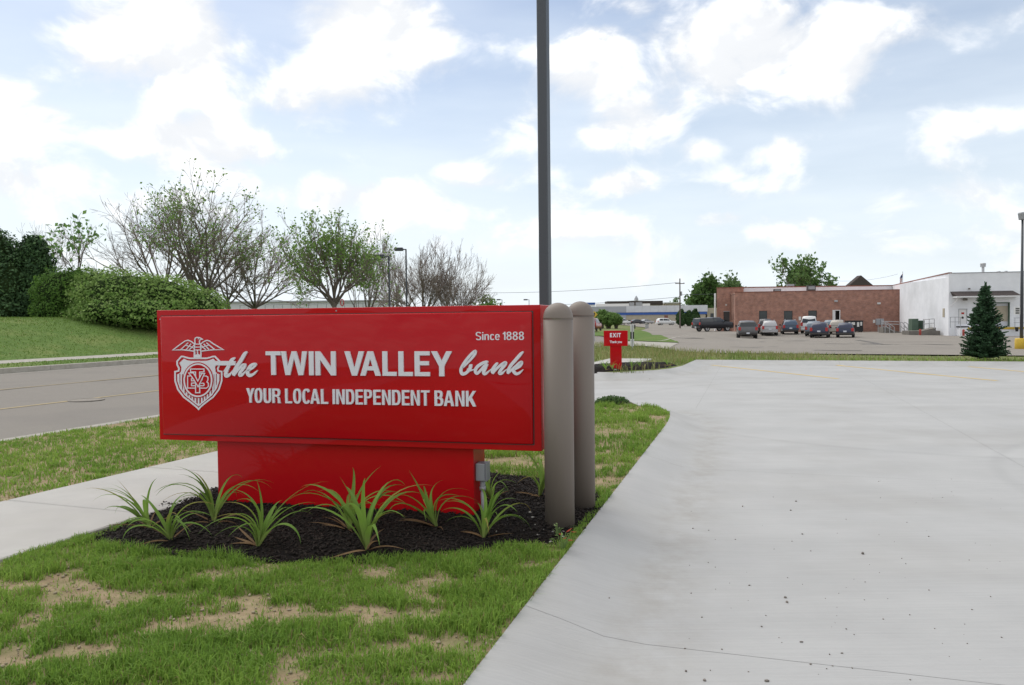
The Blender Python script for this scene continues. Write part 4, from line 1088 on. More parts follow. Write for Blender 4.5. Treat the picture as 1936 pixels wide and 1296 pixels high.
def lily(px, py, z, size, n, label, seed, group='daylilies in the mulch bed', tall=0, nd=4, bias=None, pos=None):
    r = random.Random(seed); g = gp(px, py, z) if pos is None else Vector(pos)
    o = thing('daylily', label, 'plant', (g.x, g.y, z), 0, group)
    lean = (r.gauss(0, .22), r.gauss(0, .15)); inf = r.uniform(.2, .55)
    for i in range(n + nd):
        dead = i >= n
        phi = r.uniform(0, 6.283) if bias is None or r.random() < .5 else r.gauss(bias, .7)
        if dead: L_, w, th0, bend = size * r.uniform(.35, .6), .016, r.uniform(1.0, 1.35), r.uniform(.3, .6)
        else:
            inner = i < n * inf
            L_ = size * r.uniform(.7, 1.15) * (1.0 if not inner else .95); w = size * r.uniform(.040, .062)
            th0 = r.uniform(.05, .3) if inner else r.uniform(.18, .5); bend = r.uniform(1.1, 2.3) if inner else r.uniform(1.7, 2.6)
            if i < tall: th0, bend, w, L_ = r.uniform(.02, .2), r.uniform(.5, 1.0), w * 1.15, L_ * .85
        V, F = leaf_mesh(L_, w, th0, bend, r.uniform(-.6, .6), r.uniform(-.6, .6) * (2.5 if dead else 1), seed=i, fold=.45 if not dead else .9)
        V = V + np.array((r.uniform(0, .012), 0, 0))
        c, s = math.cos(phi), math.sin(phi); V = np.c_[V[:, 0] * c - V[:, 1] * s, V[:, 0] * s + V[:, 1] * c, np.maximum(V[:, 2], .004)]; V[:, 0] += V[:, 2] * lean[0]; V[:, 1] += V[:, 2] * lean[1]
        t = np.repeat(np.linspace(0, 1, len(V) // 3), 3)[:, None]
        if dead: C = np.array((.34, .22, .12)) * (1 - .3 * t) * r.uniform(.7, 1.2)
        else:
            base = np.array((.33, .40, .13)); mid = np.array((.195, .33, .06)) * r.uniform(.75, 1.25); tip = np.array((.14, .25, .048))
            if r.random() < .12: tip = np.array((.30, .20, .06))
            C = np.where(t < .3, base + (mid - base) * (t / .3), mid + (tip - mid) * np.clip((t - .3) / .7, 0, 1))
        np_mesh('leaf' if not dead else 'dry_leaf', V, F, 'leaf', C, parent=o, smooth=True)
    return o
LZ = .012
lily(283, 1000, LZ, .50, 12, 'leftmost daylily of the bed, with one broad upright leaf', 11, tall=1, bias=3.0)
lily(324, 1024, LZ, .52, 16, 'low spreading daylily in front of the leftmost one, yellowing tips', 12, tall=1)
lily(404, 990, LZ, .56, 18, 'bushy daylily against the left edge of the sign base', 13, bias=2.8)
lily(488, 1034, LZ, .56, 16, 'tall one-sided daylily arching left before the sign base, dry leaves behind', 14, tall=1, bias=2.9)
lily(660, 1004, LZ, .56, 14, 'daylily close to the red base behind the largest one', 15, tall=1, nd=6)
lily(694, 1041, LZ, .68, 16, 'largest daylily nearest the lawn edge at the middle of the bed', 16, tall=1)
lily(826, 998, LZ, .50, 14, 'daylily before the right part of the red base, dry leaves left', 17, tall=1)
lily(914, 1018, LZ, .48, 18, 'compact daylily in front of the grey switch box', 18)
lily(928, 944, LZ, .46, 11, 'daylily behind the sign right of the switch box', 19)
lily(1020, 941, LZ, .52, 10, 'daylily behind the sign partly hidden by the nearer bollard', 20, bias=2.8)

# ---------------------------------------------------------------- leafy and bare trees
def tubes_np(segs, sides):
    """segs: list of (p0, p1, r0, r1) -> vertices, quads"""
    n = len(segs)
    P0 = np.array([s[0] for s in segs], float); P1 = np.array([s[1] for s in segs], float); r0 = np.array([s[2] for s in segs]); r1 = np.array([s[3] for s in segs])
    d = P1 - P0; d /= np.linalg.norm(d, axis=1)[:, None] + 1e-9
    ref = np.where(np.abs(d[:, :1]) < .8, np.array([[1., 0, 0]]), np.array([[0, 1., 0]]))
    a = np.cross(d, ref); a /= np.linalg.norm(a, axis=1)[:, None]; b = np.cross(d, a)
    V = np.zeros((n, 2, sides, 3))
    for j in range(sides):
        g = 2 * np.pi * j / sides; o = a * math.cos(g) + b * math.sin(g)
        V[:, 0, j] = P0 + o * r0[:, None]; V[:, 1, j] = P1 + o * r1[:, None]
    i = (np.arange(n) * 2 * sides)[:, None]
    F = []
    for j in range(sides):
        k = (j + 1) % sides; F.append(i + np.array([j, k, sides + k, sides + j]))
    return V.reshape(-1, 3), np.concatenate(F)
def grow(rnd, H, trunk_h, spread, limbs, levels, kids, r0, up=.5, lenf=.62, wig=.12, limb=.5):
    """skeleton of a spreading tree: list of (level, p0, p1, r0, r1), and tips"""
    segs, tips = [], []
    def branch(p, d, L_, r, lv):
        n = 4 if lv <= 1 else 3
        pts = [p.copy()]; dd = d.normalized()
        for i in range(n):
            dd = (dd + Vector((rnd.gauss(0, wig), rnd.gauss(0, wig), rnd.gauss(0, wig) + up * .16))).normalized()
            p2 = pts[-1] + dd * L_ / n
            ra = r * (1 - .55 * i / n); rb = r * (1 - .55 * (i + 1) / n)
            segs.append((lv, pts[-1][:], p2[:], ra, rb)); pts.append(p2)
        if lv >= levels: tips.append(pts[-1][:]); tips.append(((pts[-1] + pts[-2]) / 2)[:]); return
        for k in range(kids[min(lv, len(kids) - 1)]):
            t = rnd.uniform(.3, 1.0) if k > 0 else 1.0
            i = min(int(t * n), n - 1); q = pts[i].lerp(pts[i + 1], t * n - i)
            ax = Vector((rnd.gauss(0, 1), rnd.gauss(0, 1), rnd.gauss(0, .6)))
            ang = rnd.uniform(.35, .75) if k > 0 else rnd.uniform(.05, .3)
            side = (ax - dd * ax.dot(dd)); side = side.normalized() if side.length > 1e-3 else Vector((1, 0, 0))
            nd = (dd * math.cos(ang) + side * math.sin(ang))
            branch(q, nd, L_ * lenf * rnd.uniform(.8, 1.2), r * .52, lv + 1)
    tp = Vector((0, 0, -.3)); top = Vector((rnd.gauss(0, .1), rnd.gauss(0, .1), trunk_h))
    segs.append((0, tp[:], (tp.lerp(top, .5))[:], r0 * 1.25, r0)); segs.append((0, tp.lerp(top, .5)[:], top[:], r0, r0 * .9))
    for k in range(limbs):
        az = 2 * math.pi * (k + rnd.uniform(-.3, .3)) / limbs; inc = spread * (rnd.uniform(.35, 1.0) if k else .1)
        d = Vector((math.cos(az) * math.sin(inc), math.sin(az) * math.sin(inc), math.cos(inc)))
        st = tp.lerp(top, rnd.uniform(.75, 1.0)) if k else top
        branch(st, d, (H - trunk_h) * limb * rnd.uniform(.8, 1.1) * (1.15 if k == 0 else 1), r0 * .52, 1)
    return segs, tips
def leaf_quads(pts, size, cols, rnd, per=1, jit=.1):
    n = len(pts) * per
    P = np.repeat(np.array(pts, float), per, 0) + rnd.normal(0, jit, (n, 3))
    u = rnd.normal(0, 1, (n, 3)); u /= np.linalg.norm(u, axis=1)[:, None]; w = rnd.normal(0, 1, (n, 3)); w = np.cross(u, w); w /= np.linalg.norm(w, axis=1)[:, None]
    s = size * rnd.uniform(.6, 1.35, n)[:, None]
    V = np.stack([P - u * s * .5, P + w * s * .32, P + u * s * .5, P - w * s * .32], 1)
    F = (np.arange(n) * 4)[:, None] + np.arange(4)
    c = np.array(cols); k = rnd.integers(0, len(c), n); C = c[k] * rnd.uniform(.75, 1.3, n)[:, None]
    return V.reshape(-1, 3), F, np.repeat(C, 4, 0)
def tree(name, label, pos, H, trunk_h, spread, limbs, levels, kids, r0, seed, leaves=None, scale_xy=1.0, group=None, up=.5, lenf=.62, limb=.5, wig=.12, minr=.010, fat=1.0, twigmat='twig'):
    rnd = random.Random(seed); nr = np.random.default_rng(seed)
    o = thing(name, label, 'tree', tuple(pos), rnd.uniform(0, 6.28), group)
    segs, tips = grow(rnd, H, trunk_h, spread, limbs, levels, kids, r0, up, lenf, wig, limb)
    zmax = float(np.percentile([s[2][2] for s in segs], 99.85)); k = H / zmax
    sc = lambda p: (p[0] * k * scale_xy, p[1] * k * scale_xy, p[2] * k)
    S = [(lv, sc(a), sc(b), max(ra, minr), max(rb, minr * .8)) for lv, a, b, ra, rb in segs]
    big = [s[1:] for s in S if s[0] <= 1]; small = [s[1:] for s in S if s[0] > 1]
    V, F = tubes_np(big, 7); np_mesh('trunk', V, F, 'bark', parent=o, smooth=True)
    V, F = tubes_np(small, 3); np_mesh('branches', V, F, twigmat, parent=o)
    if leaves:
        size, cols, frac, per, jit = leaves
        T = [sc(t) for t in tips if rnd.random() < frac]
        if T:
            V, F, C = leaf_quads(T, size, cols, nr, per, jit)
            np_mesh('crown', V, F, 'leaf', C, parent=o)
    return o
SPRING = [(.21, .34, .085), (.17, .29, .07), (.25, .37, .11), (.13, .22, .065)]
def wz(px, D, z=None):
    p = place(px, D); return (p.x, p.y, p.z if z is None else z)
def ztop(py, px, D): return EYE.z + ray(px, py).z / ray(px, py).y * D
def H_of(px, py, D): return ztop(py, px, D) - tz1(*place(px, D)[:2])
GT = 'trees on the bank across the road'
tree('bare_tree', 'leafless tree at the left edge of the bare trees behind the hedge', wz(312, 60), H_of(290, 345, 60), 2.0, 1.15, 9, 5, [0, 6, 5, 3, 3], .17, 21, group=GT, up=.12, limb=.62, lenf=.52, wig=.08)
tree('budding_tree', 'tallest budding tree with double trunk and sparse leaves above the sign corner', wz(366, 52), H_of(360, 322, 52), 2.6, .62, 6, 5, [0, 4, 4, 3, 2], .14, 22, leaves=(.18, SPRING, .85, 1, .1), group=GT, up=.15, limb=.66, lenf=.5, wig=.08)
tree('budding_tree', 'tall budding tree right beside the double trunk, spreading to the right', wz(392, 53), H_of(400, 320, 53), 2.2, .78, 10, 5, [0, 5, 4, 3, 2], .16, 23, leaves=(.18, SPRING, .7, 1, .1), group=GT, up=.12, limb=.66, lenf=.5, wig=.08)
tree('budding_tree', 'smaller budding tree with dark trunk leaning over the sign top', wz(434, 55), H_of(450, 400, 55), 1.4, 1.05, 7, 5, [0, 4, 4, 3, 2], .13, 24, leaves=(.17, SPRING, .4, 1, .1), group=GT, up=.35)
tree('bare_tree', 'leafless wide tree between the budding tree and the green one', wz(484, 60), H_of(490, 400, 60), 1.2, 1.15, 9, 5, [0, 5, 5, 4, 3], .15, 25, group=GT, up=.15, limb=.6, lenf=.52, wig=.08)
tree('leafy_tree', 'fullest light green tree with rounded crown above the sign', wz(632, 48), H_of(625, 402, 48), 2.6, 1.25, 12, 4, [0, 6, 5, 4], .15, 26, leaves=(.18, SPRING, .9, 2, .16), group=GT, scale_xy=.66, up=.3)
tree('leafy_tree', 'small sparse green tree just right of the rounded green tree', wz(698, 55), H_of(700, 425, 55), 1.6, 1.0, 7, 5, [0, 4, 4, 3, 2], .12, 27, leaves=(.17, SPRING, .55, 1, .12), group=GT, scale_xy=.7, up=.3)
tree('bare_tree', 'leafless tree right of the lamp posts above the sign', wz(800, 72), H_of(795, 448, 72), 1.5, .9, 9, 5, [0, 6, 5, 4, 3], .16, 28, group=GT, up=.25, limb=.6, lenf=.52, wig=.08, scale_xy=.8)
tree('bare_tree', 'dense leafless round tree nearest the light pole', wz(858, 74), H_of(850, 468, 74), .8, 1.25, 11, 5, [0, 6, 5, 4, 3], .14, 29, group=GT, up=.2, limb=.58, lenf=.55, wig=.08, scale_xy=.72)
tree('bare_tree', 'leafless tree behind the two lamp posts', wz(752, 80), H_of(750, 452, 80), 1.5, .85, 7, 5, [0, 5, 4, 3, 3], .15, 30, group=GT, up=.6)
tree('bare_tree', 'faint leafless tree behind the dark evergreens at the left edge', wz(58, 75), H_of(58, 425, 75), 3, .7, 6, 5, [0, 4, 4, 3, 2], .14, 31, group=GT)
tree('sapling', 'thin sapling with large loose leaves above the light shrub', wz(150, 44), H_of(130, 405, 44), 2.6, .75, 5, 4, [0, 4, 3, 2], .07, 32, leaves=(.26, [(.13, .24, .08), (.16, .27, .08)], 1.0, 1, .16), group=GT)
tree('far_tree', 'small round tree showing above the middle of the brick roof', wz(1523, 136), H_of(1523, 488, 136), 3.5, .75, 7, 4, [0, 5, 5, 4], .22, 33, leaves=(.55, [(.14, .24, .075), (.11, .19, .065)], .95, 3, .3))
tree('far_tree', 'big dark green tree left of the brick wing beyond the utility pole', wz(1330, 290), H_of(1330, 526, 290), 3.0, .9, 9, 4, [0, 6, 6, 4], .4, 34, leaves=(1.3, [(.11, .19, .055), (.085, .155, .05)], 1.0, 4, .9), scale_xy=.85)
tree('far_tree', 'pale rounded tree peeping over the left end of the brick roof', wz(1380, 300), H_of(1380, 522, 300), 6.0, .9, 8, 4, [0, 5, 5, 4], .4, 35, leaves=(1.2, [(.15, .23, .09), (.13, .20, .08)], .9, 3, .7))
tree('far_tree', 'tiny green tree left of the utility pole on the skyline', wz(1275, 320), H_of(1275, 566, 320), 1.5, .9, 7, 3, [0, 5, 5], .2, 36, leaves=(.8, [(.13, .2, .08)], 1.0, 5, .5))
tree('far_tree', 'low green tree on the skyline behind the light pole', wz(925, 130), H_of(925, 563, 130), 1.0, 1.0, 7, 3, [0, 5, 5], .15, 37, leaves=(.5, [(.16, .25, .08)], 1.0, 4, .35))

# ---------------------------------------------------------------- shrubs, hedge and evergreens
def lump_shrub(name, label, blobs, nleaf, lsize, cols, seed, cat='shrub', group=None, mat='leaf', flat=1.0, upright=0.0):
    """crown of leaf faces through the outer volume of a few ellipsoids (x, y, z, rx, ry, rz), over solid cores coloured dark as the shade inside, and twigs"""
    nr = np.random.default_rng(seed)
    cx, cy = blobs[0][0], blobs[0][1]; gz = tz1(cx, cy)
    o = thing(name, label, cat, (cx, cy, gz), 0, group)
    B = np.array(blobs, float); A = B[:, 3] * B[:, 4] * B[:, 5]; pr = A ** .67 / (A ** .67).sum()
    k = nr.choice(len(B), nleaf, p=pr)
    d = nr.normal(0, 1, (nleaf, 3)); d /= np.linalg.norm(d, axis=1)[:, None]
    lum = 1 + .34 * (vnoise(d[:, 0] * 3 + k * 5, d[:, 2] * 3 + d[:, 1] * 2, 1.6, 3) - .5) + .30 * (vnoise(d[:, 0] * 9 + k, d[:, 2] * 9 + d[:, 1] * 7, 1.2, 5) - .5)
    rr = lum * (1 - np.abs(nr.normal(0, .13, nleaf)))
    P = B[k, :3] + d * B[k, 3:] * rr[:, None]
    ins = np.zeros(nleaf)
    for b in B: ins = np.maximum(ins, 1 - np.sqrt((((P - b[:3]) / b[3:]) ** 2).sum(1)))
    gnd = tz(P[:, 0], P[:, 1]); ok = (ins < .38) & (P[:, 2] > gnd + .02); P = P[ok]
    # leaves turned mostly outwards
    n = len(P); nn = d[ok] + nr.normal(0, .65, (n, 3)); nn[:, 2] += .35; nn /= np.linalg.norm(nn, axis=1)[:, None]
    t = nr.normal(0, 1, (n, 3)); t[:, 2] += upright; u = np.cross(nn, t); u /= np.linalg.norm(u, axis=1)[:, None]; w = np.cross(nn, u)
    s = lsize * nr.uniform(.6, 1.4, n)[:, None]
    V = np.stack([P - w * s * .5, P + u * s * .3 + nn * s * .06, P + w * s * .5, P - u * s * .3 + nn * s * .06], 1).reshape(-1, 3)
    F = (np.arange(n) * 4)[:, None] + np.arange(4)
    c = np.array(cols); ci = np.clip((vnoise(P[:, 0] * 2 + P[:, 2] * 1.3, P[:, 1] * 2 + P[:, 2], 1.3, 8) * .6 + nr.random(n) * .4) * len(c), 0, len(c) - 1).astype(int)
    C = np.repeat(c[ci] * nr.uniform(.75, 1.25, n)[:, None], 4, 0)
    np_mesh('foliage', V - np.array((cx, cy, gz)), F, mat, C, parent=o)
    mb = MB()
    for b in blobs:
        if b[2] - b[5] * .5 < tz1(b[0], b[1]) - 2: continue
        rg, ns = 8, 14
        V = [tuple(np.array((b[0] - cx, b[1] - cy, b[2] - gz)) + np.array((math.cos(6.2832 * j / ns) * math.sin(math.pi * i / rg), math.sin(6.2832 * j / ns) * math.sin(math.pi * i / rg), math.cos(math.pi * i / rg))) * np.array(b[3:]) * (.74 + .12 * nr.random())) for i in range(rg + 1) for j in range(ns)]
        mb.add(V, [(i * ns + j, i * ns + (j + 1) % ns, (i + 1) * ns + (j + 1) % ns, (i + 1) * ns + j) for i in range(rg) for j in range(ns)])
    mb.build('shade_core', 'inner', o, smooth=True)
    # inner twig mass
    seg = []
    for _ in range(140):
        b = B[nr.integers(len(B))]; e = nr.normal(0, 1, 3); e /= np.linalg.norm(e); e[2] = abs(e[2])
        q = b[:3] + e * b[3:] * .82; a0 = np.array((b[0] + nr.normal(0, .15), b[1] + nr.normal(0, .15), tz1(b[0], b[1]) - .1))
        seg.append((a0 - np.array((cx, cy, gz)), q - np.array((cx, cy, gz)), .03, .008))
    V, F = tubes_np(seg, 4); np_mesh('stems', V, F, 'bark', parent=o)
    return o
def blob(px, py, D, rx, rz, ry=None):
    d = ray(px, py); d = d / d.y; return (d.x * D, D, EYE.z + d.z * D, rx * D / FPX, (ry or rx * .8) * D / FPX, rz * D / FPX)
HEDGE = [(.21, .33, .08), (.26, .38, .11), (.15, .26, .06), (.33, .42, .17)]
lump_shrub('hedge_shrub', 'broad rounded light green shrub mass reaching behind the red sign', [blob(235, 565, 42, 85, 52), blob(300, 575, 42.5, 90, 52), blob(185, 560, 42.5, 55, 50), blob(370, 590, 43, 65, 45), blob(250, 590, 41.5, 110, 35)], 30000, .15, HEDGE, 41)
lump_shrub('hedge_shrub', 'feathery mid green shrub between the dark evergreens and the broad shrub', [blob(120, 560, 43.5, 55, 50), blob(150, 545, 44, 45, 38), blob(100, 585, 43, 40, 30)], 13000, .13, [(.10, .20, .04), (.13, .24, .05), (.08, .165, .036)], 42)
DARK = [(.055, .11, .044), (.075, .14, .054), (.042, .086, .036), (.10, .17, .068)]
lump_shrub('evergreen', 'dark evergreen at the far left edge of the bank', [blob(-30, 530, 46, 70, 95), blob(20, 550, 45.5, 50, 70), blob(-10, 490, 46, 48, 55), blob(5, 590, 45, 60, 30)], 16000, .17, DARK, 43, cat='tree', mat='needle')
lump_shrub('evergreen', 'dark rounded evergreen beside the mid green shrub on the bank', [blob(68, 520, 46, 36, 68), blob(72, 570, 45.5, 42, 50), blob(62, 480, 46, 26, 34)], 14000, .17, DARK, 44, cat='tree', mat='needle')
lump_shrub('shrub', 'loose roadside shrub right of the farther bollard', [blob(1150, 603, 140, 24, 12), blob(1138, 598, 140, 12, 12), blob(1165, 606, 140, 12, 9)], 4500, .36, [(.15, .26, .07), (.19, .30, .09)], 45)
GA = 'arborvitae before the blue-banded building'
for px, py, rx, rz, lb in ((1288, 601, 9, 16, 'left dark arborvitae of the row before the blue-banded building'), (1302, 602, 9, 14, 'middle dark arborvitae of the row before the blue-banded building'), (1314, 601, 9, 17, 'right dark arborvitae of the row before the blue-banded building')):
    lump_shrub('arborvitae', lb, [blob(px, py + 2, 175, rx, rz * .8), blob(px, py - 5, 175, rx * .6, rz * .7)], 3000, .45, [(.05, .10, .036), (.065, .12, .044)], int(px), group=GA, mat='needle')
lump_shrub('shrub', 'small dark round shrub at the drive corner behind the farther bollard', [blob(1158, 760, 13.6, 28, 11), blob(1140, 763, 13.6, 20, 9), blob(1176, 762, 13.7, 14, 8)], 3200, .035, [(.05, .10, .03), (.075, .14, .04), (.10, .17, .05)], 47)
lump_shrub('shrub', 'small dark round shrub under the windows of the far cars', [blob(1190, 610, 235, 5, 4)], 600, .4, [(.03, .06, .02)], 48)

def spruce():
    p = gp(1862, 680, 0); H = 2.50
    z0 = tz1(p.x, p.y); o = thing('spruce_tree', 'young dark blue-green spruce on the grass beyond the concrete lot', 'tree', (p.x, p.y, z0), .4)
    rnd = np.random.default_rng(51)
    MB().tube([(0, 0, -.1), (0, 0, H * .5), (.01, 0, H)], [.05, .03, .006], 8).build('trunk', 'bark', o, smooth=True)
    segs, N, C = [], [], []
    for z in np.concatenate([np.arange(.08, H - .15, .055)]):
        t = z / H; rad = .70 * (1 - t) ** .85 * rnd.uniform(.8, 1.12) + .04; nb = int(7 + 10 * (1 - t))
        for b in range(nb):
            a = rnd.uniform(0, 6.283); L_ = rad * rnd.uniform(.72, 1.10); drop = .05 - .30 * t
            pts = []
            for i in range(5):
                u = i / 4; pts.append(np.array((math.cos(a) * L_ * u, math.sin(a) * L_ * u, z + (-drop * L_ * u * 1.2 + .22 * L_ * u * u))))
            for i in range(4): segs.append((pts[i], pts[i + 1], .008 * (1 - i / 5), .008 * (1 - (i + 1) / 5)))
            ns = max(2, int(L_ / .055))
            for i in range(ns):
                u = (i + .6) / ns; j = min(int(u * 4), 3); q = pts[j] + (pts[j + 1] - pts[j]) * (u * 4 - j); dirv = pts[j + 1] - pts[j]; dirv /= np.linalg.norm(dirv)
                for s in (-1, 1):
                    sd = np.array((-math.sin(a), math.cos(a), 0)) * s * (.9 if u < .92 else .2) + dirv * .8 + rnd.normal(0, .25, 3); sd /= np.linalg.norm(sd)
                    N.append((q, sd, .13 * (1.05 - .45 * u) * rnd.uniform(.7, 1.2)))
    for k in range(16):
        a = rnd.uniform(0, 6.28); N.append((np.array((0, 0, H - .02 - .012 * k)), np.array((math.cos(a) * .35, math.sin(a) * .35, .9)), .10))
    V, F = tubes_np(segs, 3); np_mesh('branches', V, F, 'bark', parent=o)
    n = len(N); Q = np.array([q for q, _, _ in N]); Dv = np.array([d for _, d, _ in N]); Ls = np.array([l for _, _, l in N])[:, None]
    VV, FF, CC = [], [], []
    base = 0
    for kk in range(3):
        r1 = rnd.normal(0, 1, (n, 3)); sd = np.cross(Dv, r1); sd /= np.linalg.norm(sd, axis=1)[:, None]
        w = .028
        A = np.stack([Q - sd * w, Q + sd * w, Q + Dv * Ls + sd * w * .35, Q + Dv * Ls - sd * w * .35], 1).reshape(-1, 3)
        VV.append(A); FF.append((np.arange(n) * 4)[:, None] + np.arange(4) + base); base += len(A)
        c = np.array((.055, .105, .06)) * rnd.uniform(.6, 1.5, n)[:, None]; tip = c * np.array((1.25, 1.35, 1.1))
        CC.append(np.stack([c, c, tip, tip], 1).reshape(-1, 3))
    np_mesh('needles', np.concatenate(VV), np.concatenate(FF), 'needle', np.concatenate(CC), parent=o)
spruce()

# ---------------------------------------------------------------- buildings
def wall_panel(mb, W0, W1, Z0, Z1, openings, y=0.0, deep=.22):
    xs = sorted({W0, W1} | {v for o in openings for v in o[:2]}); zs = sorted({Z0, Z1} | {v for o in openings for v in o[2:4]})
    for i in range(len(xs) - 1):
        for j in range(len(zs) - 1):
            cx, cz = (xs[i] + xs[i + 1]) / 2, (zs[j] + zs[j + 1]) / 2
            if any(o[0] < cx < o[1] and o[2] < cz < o[3] for o in openings): continue
            mb.add([(xs[i], y, zs[j]), (xs[i + 1], y, zs[j]), (xs[i + 1], y, zs[j + 1]), (xs[i], y, zs[j + 1])], [(0, 1, 2, 3)])
    for a, b, c, d in [o[:4] for o in openings]:
        mb.add([(a, y, c), (b, y, c), (b, y, d), (a, y, d), (a, y + deep, c), (b, y + deep, c), (b, y + deep, d), (a, y + deep, d)], [(0, 4, 5, 1), (1, 5, 6, 2), (2, 6, 7, 3), (3, 7, 4, 0)])
def frame_at(p0, p1): return math.atan2(p1[1] - p0[1], p1[0] - p0[0])
def local_x(px, p0, rz, y=0.0):
    """x along a facade (origin p0, heading rz) where the sight column px meets it"""
    u = Vector((math.cos(rz), math.sin(rz))); v = Vector((-math.sin(rz), math.cos(rz)))
    d = ray(px, 600); d = Vector((d.x, d.y)); o = Vector(p0[:2]) + v * y
    # o + u*s = d*t
    den = u.x * d.y - u.y * d.x
    return (d.x * o.y - d.y * o.x) / den
def window(parent, a, b, c, d, y=.12, mat='dark_frame', mull=0, fr=.06):
    w = thing('window', None, None); w.parent = parent
    m = MB().box(a, a + fr, y - .03, y + .05, c, d).box(b - fr, b, y - .03, y + .05, c, d).box(a + fr, b - fr, y - .03, y + .05, c, c + fr).box(a + fr, b - fr, y - .03, y + .05, d - fr, d)
    m.build('frame', mat, w)
    MB().box(a + fr, b - fr, y, y + .02, c + fr, d - fr).build('pane', 'glass', w)
# brick building
BR0 = place(1390, 113.5); BR1 = place(1733.5, 109); brz = frame_at(BR0, BR1); BL = math.hypot(BR1.x - BR0.x, BR1.y - BR0.y); bz = -.95
bb = thing('brick_building', 'long low red brick building with flat roof behind the parked cars', 'building', (BR0.x, BR0.y, bz), brz)
lx = lambda px: local_x(px, BR0, brz)
BH = ztop(551, 1560, 111.5) - bz
def hz(py, px, D=111.5): return ztop(py, px, D) - bz
wins = [(lx(1435), lx(1450.5), hz(606, 1440), hz(588, 1440)), (lx(1482), lx(1498.5), hz(606, 1490), hz(588, 1490)), (lx(1528), lx(1544.5), hz(605, 1535), hz(587.5, 1535))]
door = (lx(1574), lx(1588.5), .05, hz(586.5, 1580))
mb = MB(); wall_panel(mb, 0, BL, 0, BH, wins + [door]); mb.box(0, BL, 1.2, 14, 0, BH - .05)
mb.add([(0, 0, 0), (0, 14, 0), (0, 14, BH), (0, 0, BH)], [(0, 1, 2, 3)]); mb.add([(BL, 0, 0), (BL, 14, 0), (BL, 14, BH), (BL, 0, BH)], [(0, 1, 2, 3)])
mb.build('wall', 'brick', bb, fixn=False)
MB().box(-.06, BL + .04, -.05, .22, BH, BH + .10).build('coping', 'coping', bb)
MB().box(0, BL, .1, 14, BH - .3, BH - .22).build('roof', 'shingle', bb)
for w in wins: window(bb, *w)
d_ = thing('door', None, None); d_.parent = bb
a, b, c, d = door
MB().box(a, a + .10, -.04, .1, c, d).box(b - .10, b, -.04, .1, c, d).box(a + .10, b - .10, -.04, .1, d - .10, d).build('frame', 'white_trim', d_)
MB().box(a + .10, a + .38, .02, .07, c, d - .10).build('leaf', 'white_trim', d_)
MB().box(a - .3, b + .3, 1.0, 1.15, 0, d + .3).build('hall_back', 'dark_frame', d_)
for px, py in ((1580, 570), (1661, 574.5)):
    x, z = lx(px), hz(py, px); MB().box(x - .22, x + .22, -.25, .0, z - .12, z + .14).build('wall_light', 'lamp_clear' if px > 1600 else 'galv', bb, bevel=.03)
for px in (1715, 1724.5):
    x = lx(px); MB().tube([(x, -.14, .8), (x, -.14, hz(560, px))], .11, 10).build('conduit', 'galv', bb)
MB().box(lx(1713), lx(1718), -.3, -.01, hz(612, 1715), hz(603, 1715)).build('meter_box', 'grey_metal', bb)
MB().box(lx(1510), lx(1514.5), -.05, 0, hz(606, 1512), hz(599, 1512)).build('wall_sign', 'paper', bb)
MB().box(lx(1650.5), lx(1654.5), -.06, 0, hz(611, 1652), hz(605, 1652)).build('wall_sign', 'paper', bb)
# taller white storey behind the brick, with red coping, and rooftop boxes
WP0 = place(1396, 124); WP1 = place(1686, 122.5); wrz = frame_at(WP0, WP1); WL = math.hypot(WP1.x - WP0.x, WP1.y - WP0.y)
wh = ztop(542.5, 1560, 123) - bz
wb = thing('roof_storey', 'low white strip of upper storey with red coping above the brick roof', 'building', (WP0.x, WP0.y, bz), wrz)
MB().box(0, WL, 0, 8, 0, wh).build('wall', 'white_wall', wb); MB().box(-.05, WL + .05, -.05, 8, wh, wh + .14).build('coping', 'coping', wb)
def rooftop(name, label, px0, px1, py0, py1, D, mat, cat):
    p = place((px0 + px1) / 2, D); w = (px1 - px0) / FPX * D / 2; z0 = ztop(py1, px0, D); z1 = ztop(py0, px0, D)
    o = thing(name, label, cat, (p.x, p.y, z0), brz)
    MB().box(-w, w, -w * .8, w * .8, -.6, z1 - z0).build('housing', mat, o, bevel=.04)
    MB().box(-w * .8, w * .8, -w * .8 - .02, -w * .8 + .02, (z1 - z0) * .25, (z1 - z0) * .8).build('louvre', 'grey_metal', o)
rooftop('roof_unit', 'dark square roof unit at the middle of the brick roof', 1526, 1541, 540, 550.5, 114.6, 'dark_frame', 'roof unit')
rooftop('roof_unit', 'flat dark vent at the left end of the brick roof', 1463, 1476, 547, 551.5, 115, 'dark_frame', 'roof unit')
rooftop('roof_unit', 'grey roof unit before the far tree', 1488, 1501, 538, 543, 126, 'grey_metal', 'roof unit')
# left wing with its dark door
LW0 = place(1355.5, 121.2); LW1 = place(1405, 120); lrz = frame_at(LW0, LW1); LL = math.hypot(LW1.x - LW0.x, LW1.y - LW0.y); lz = tz1(LW0.x, LW0.y)
lw = thing('brick_wing', 'darker brick wing with grey door at the left end of the brick building', 'building', (LW0.x, LW0.y, lz - .2), lrz)
LH = ztop(545, 1375, 120.5) - lz + .2; l2 = lambda px: local_x(px, LW0, lrz)
dz1 = ztop(589.5, 1373, 120.5) - lz + .2
mb = MB(); wall_panel(mb, 0, LL, 0, LH, [(l2(1368), l2(1379.5), .05, dz1)]); mb.box(0, LL, .5, 9, 0, LH); mb.add([(0, 0, 0), (0, .5, 0), (0, .5, LH), (0, 0, LH)], [(0, 1, 2, 3)]); mb.add([(LL, 0, 0), (LL, .5, 0), (LL, .5, LH), (LL, 0, LH)], [(0, 1, 2, 3)])
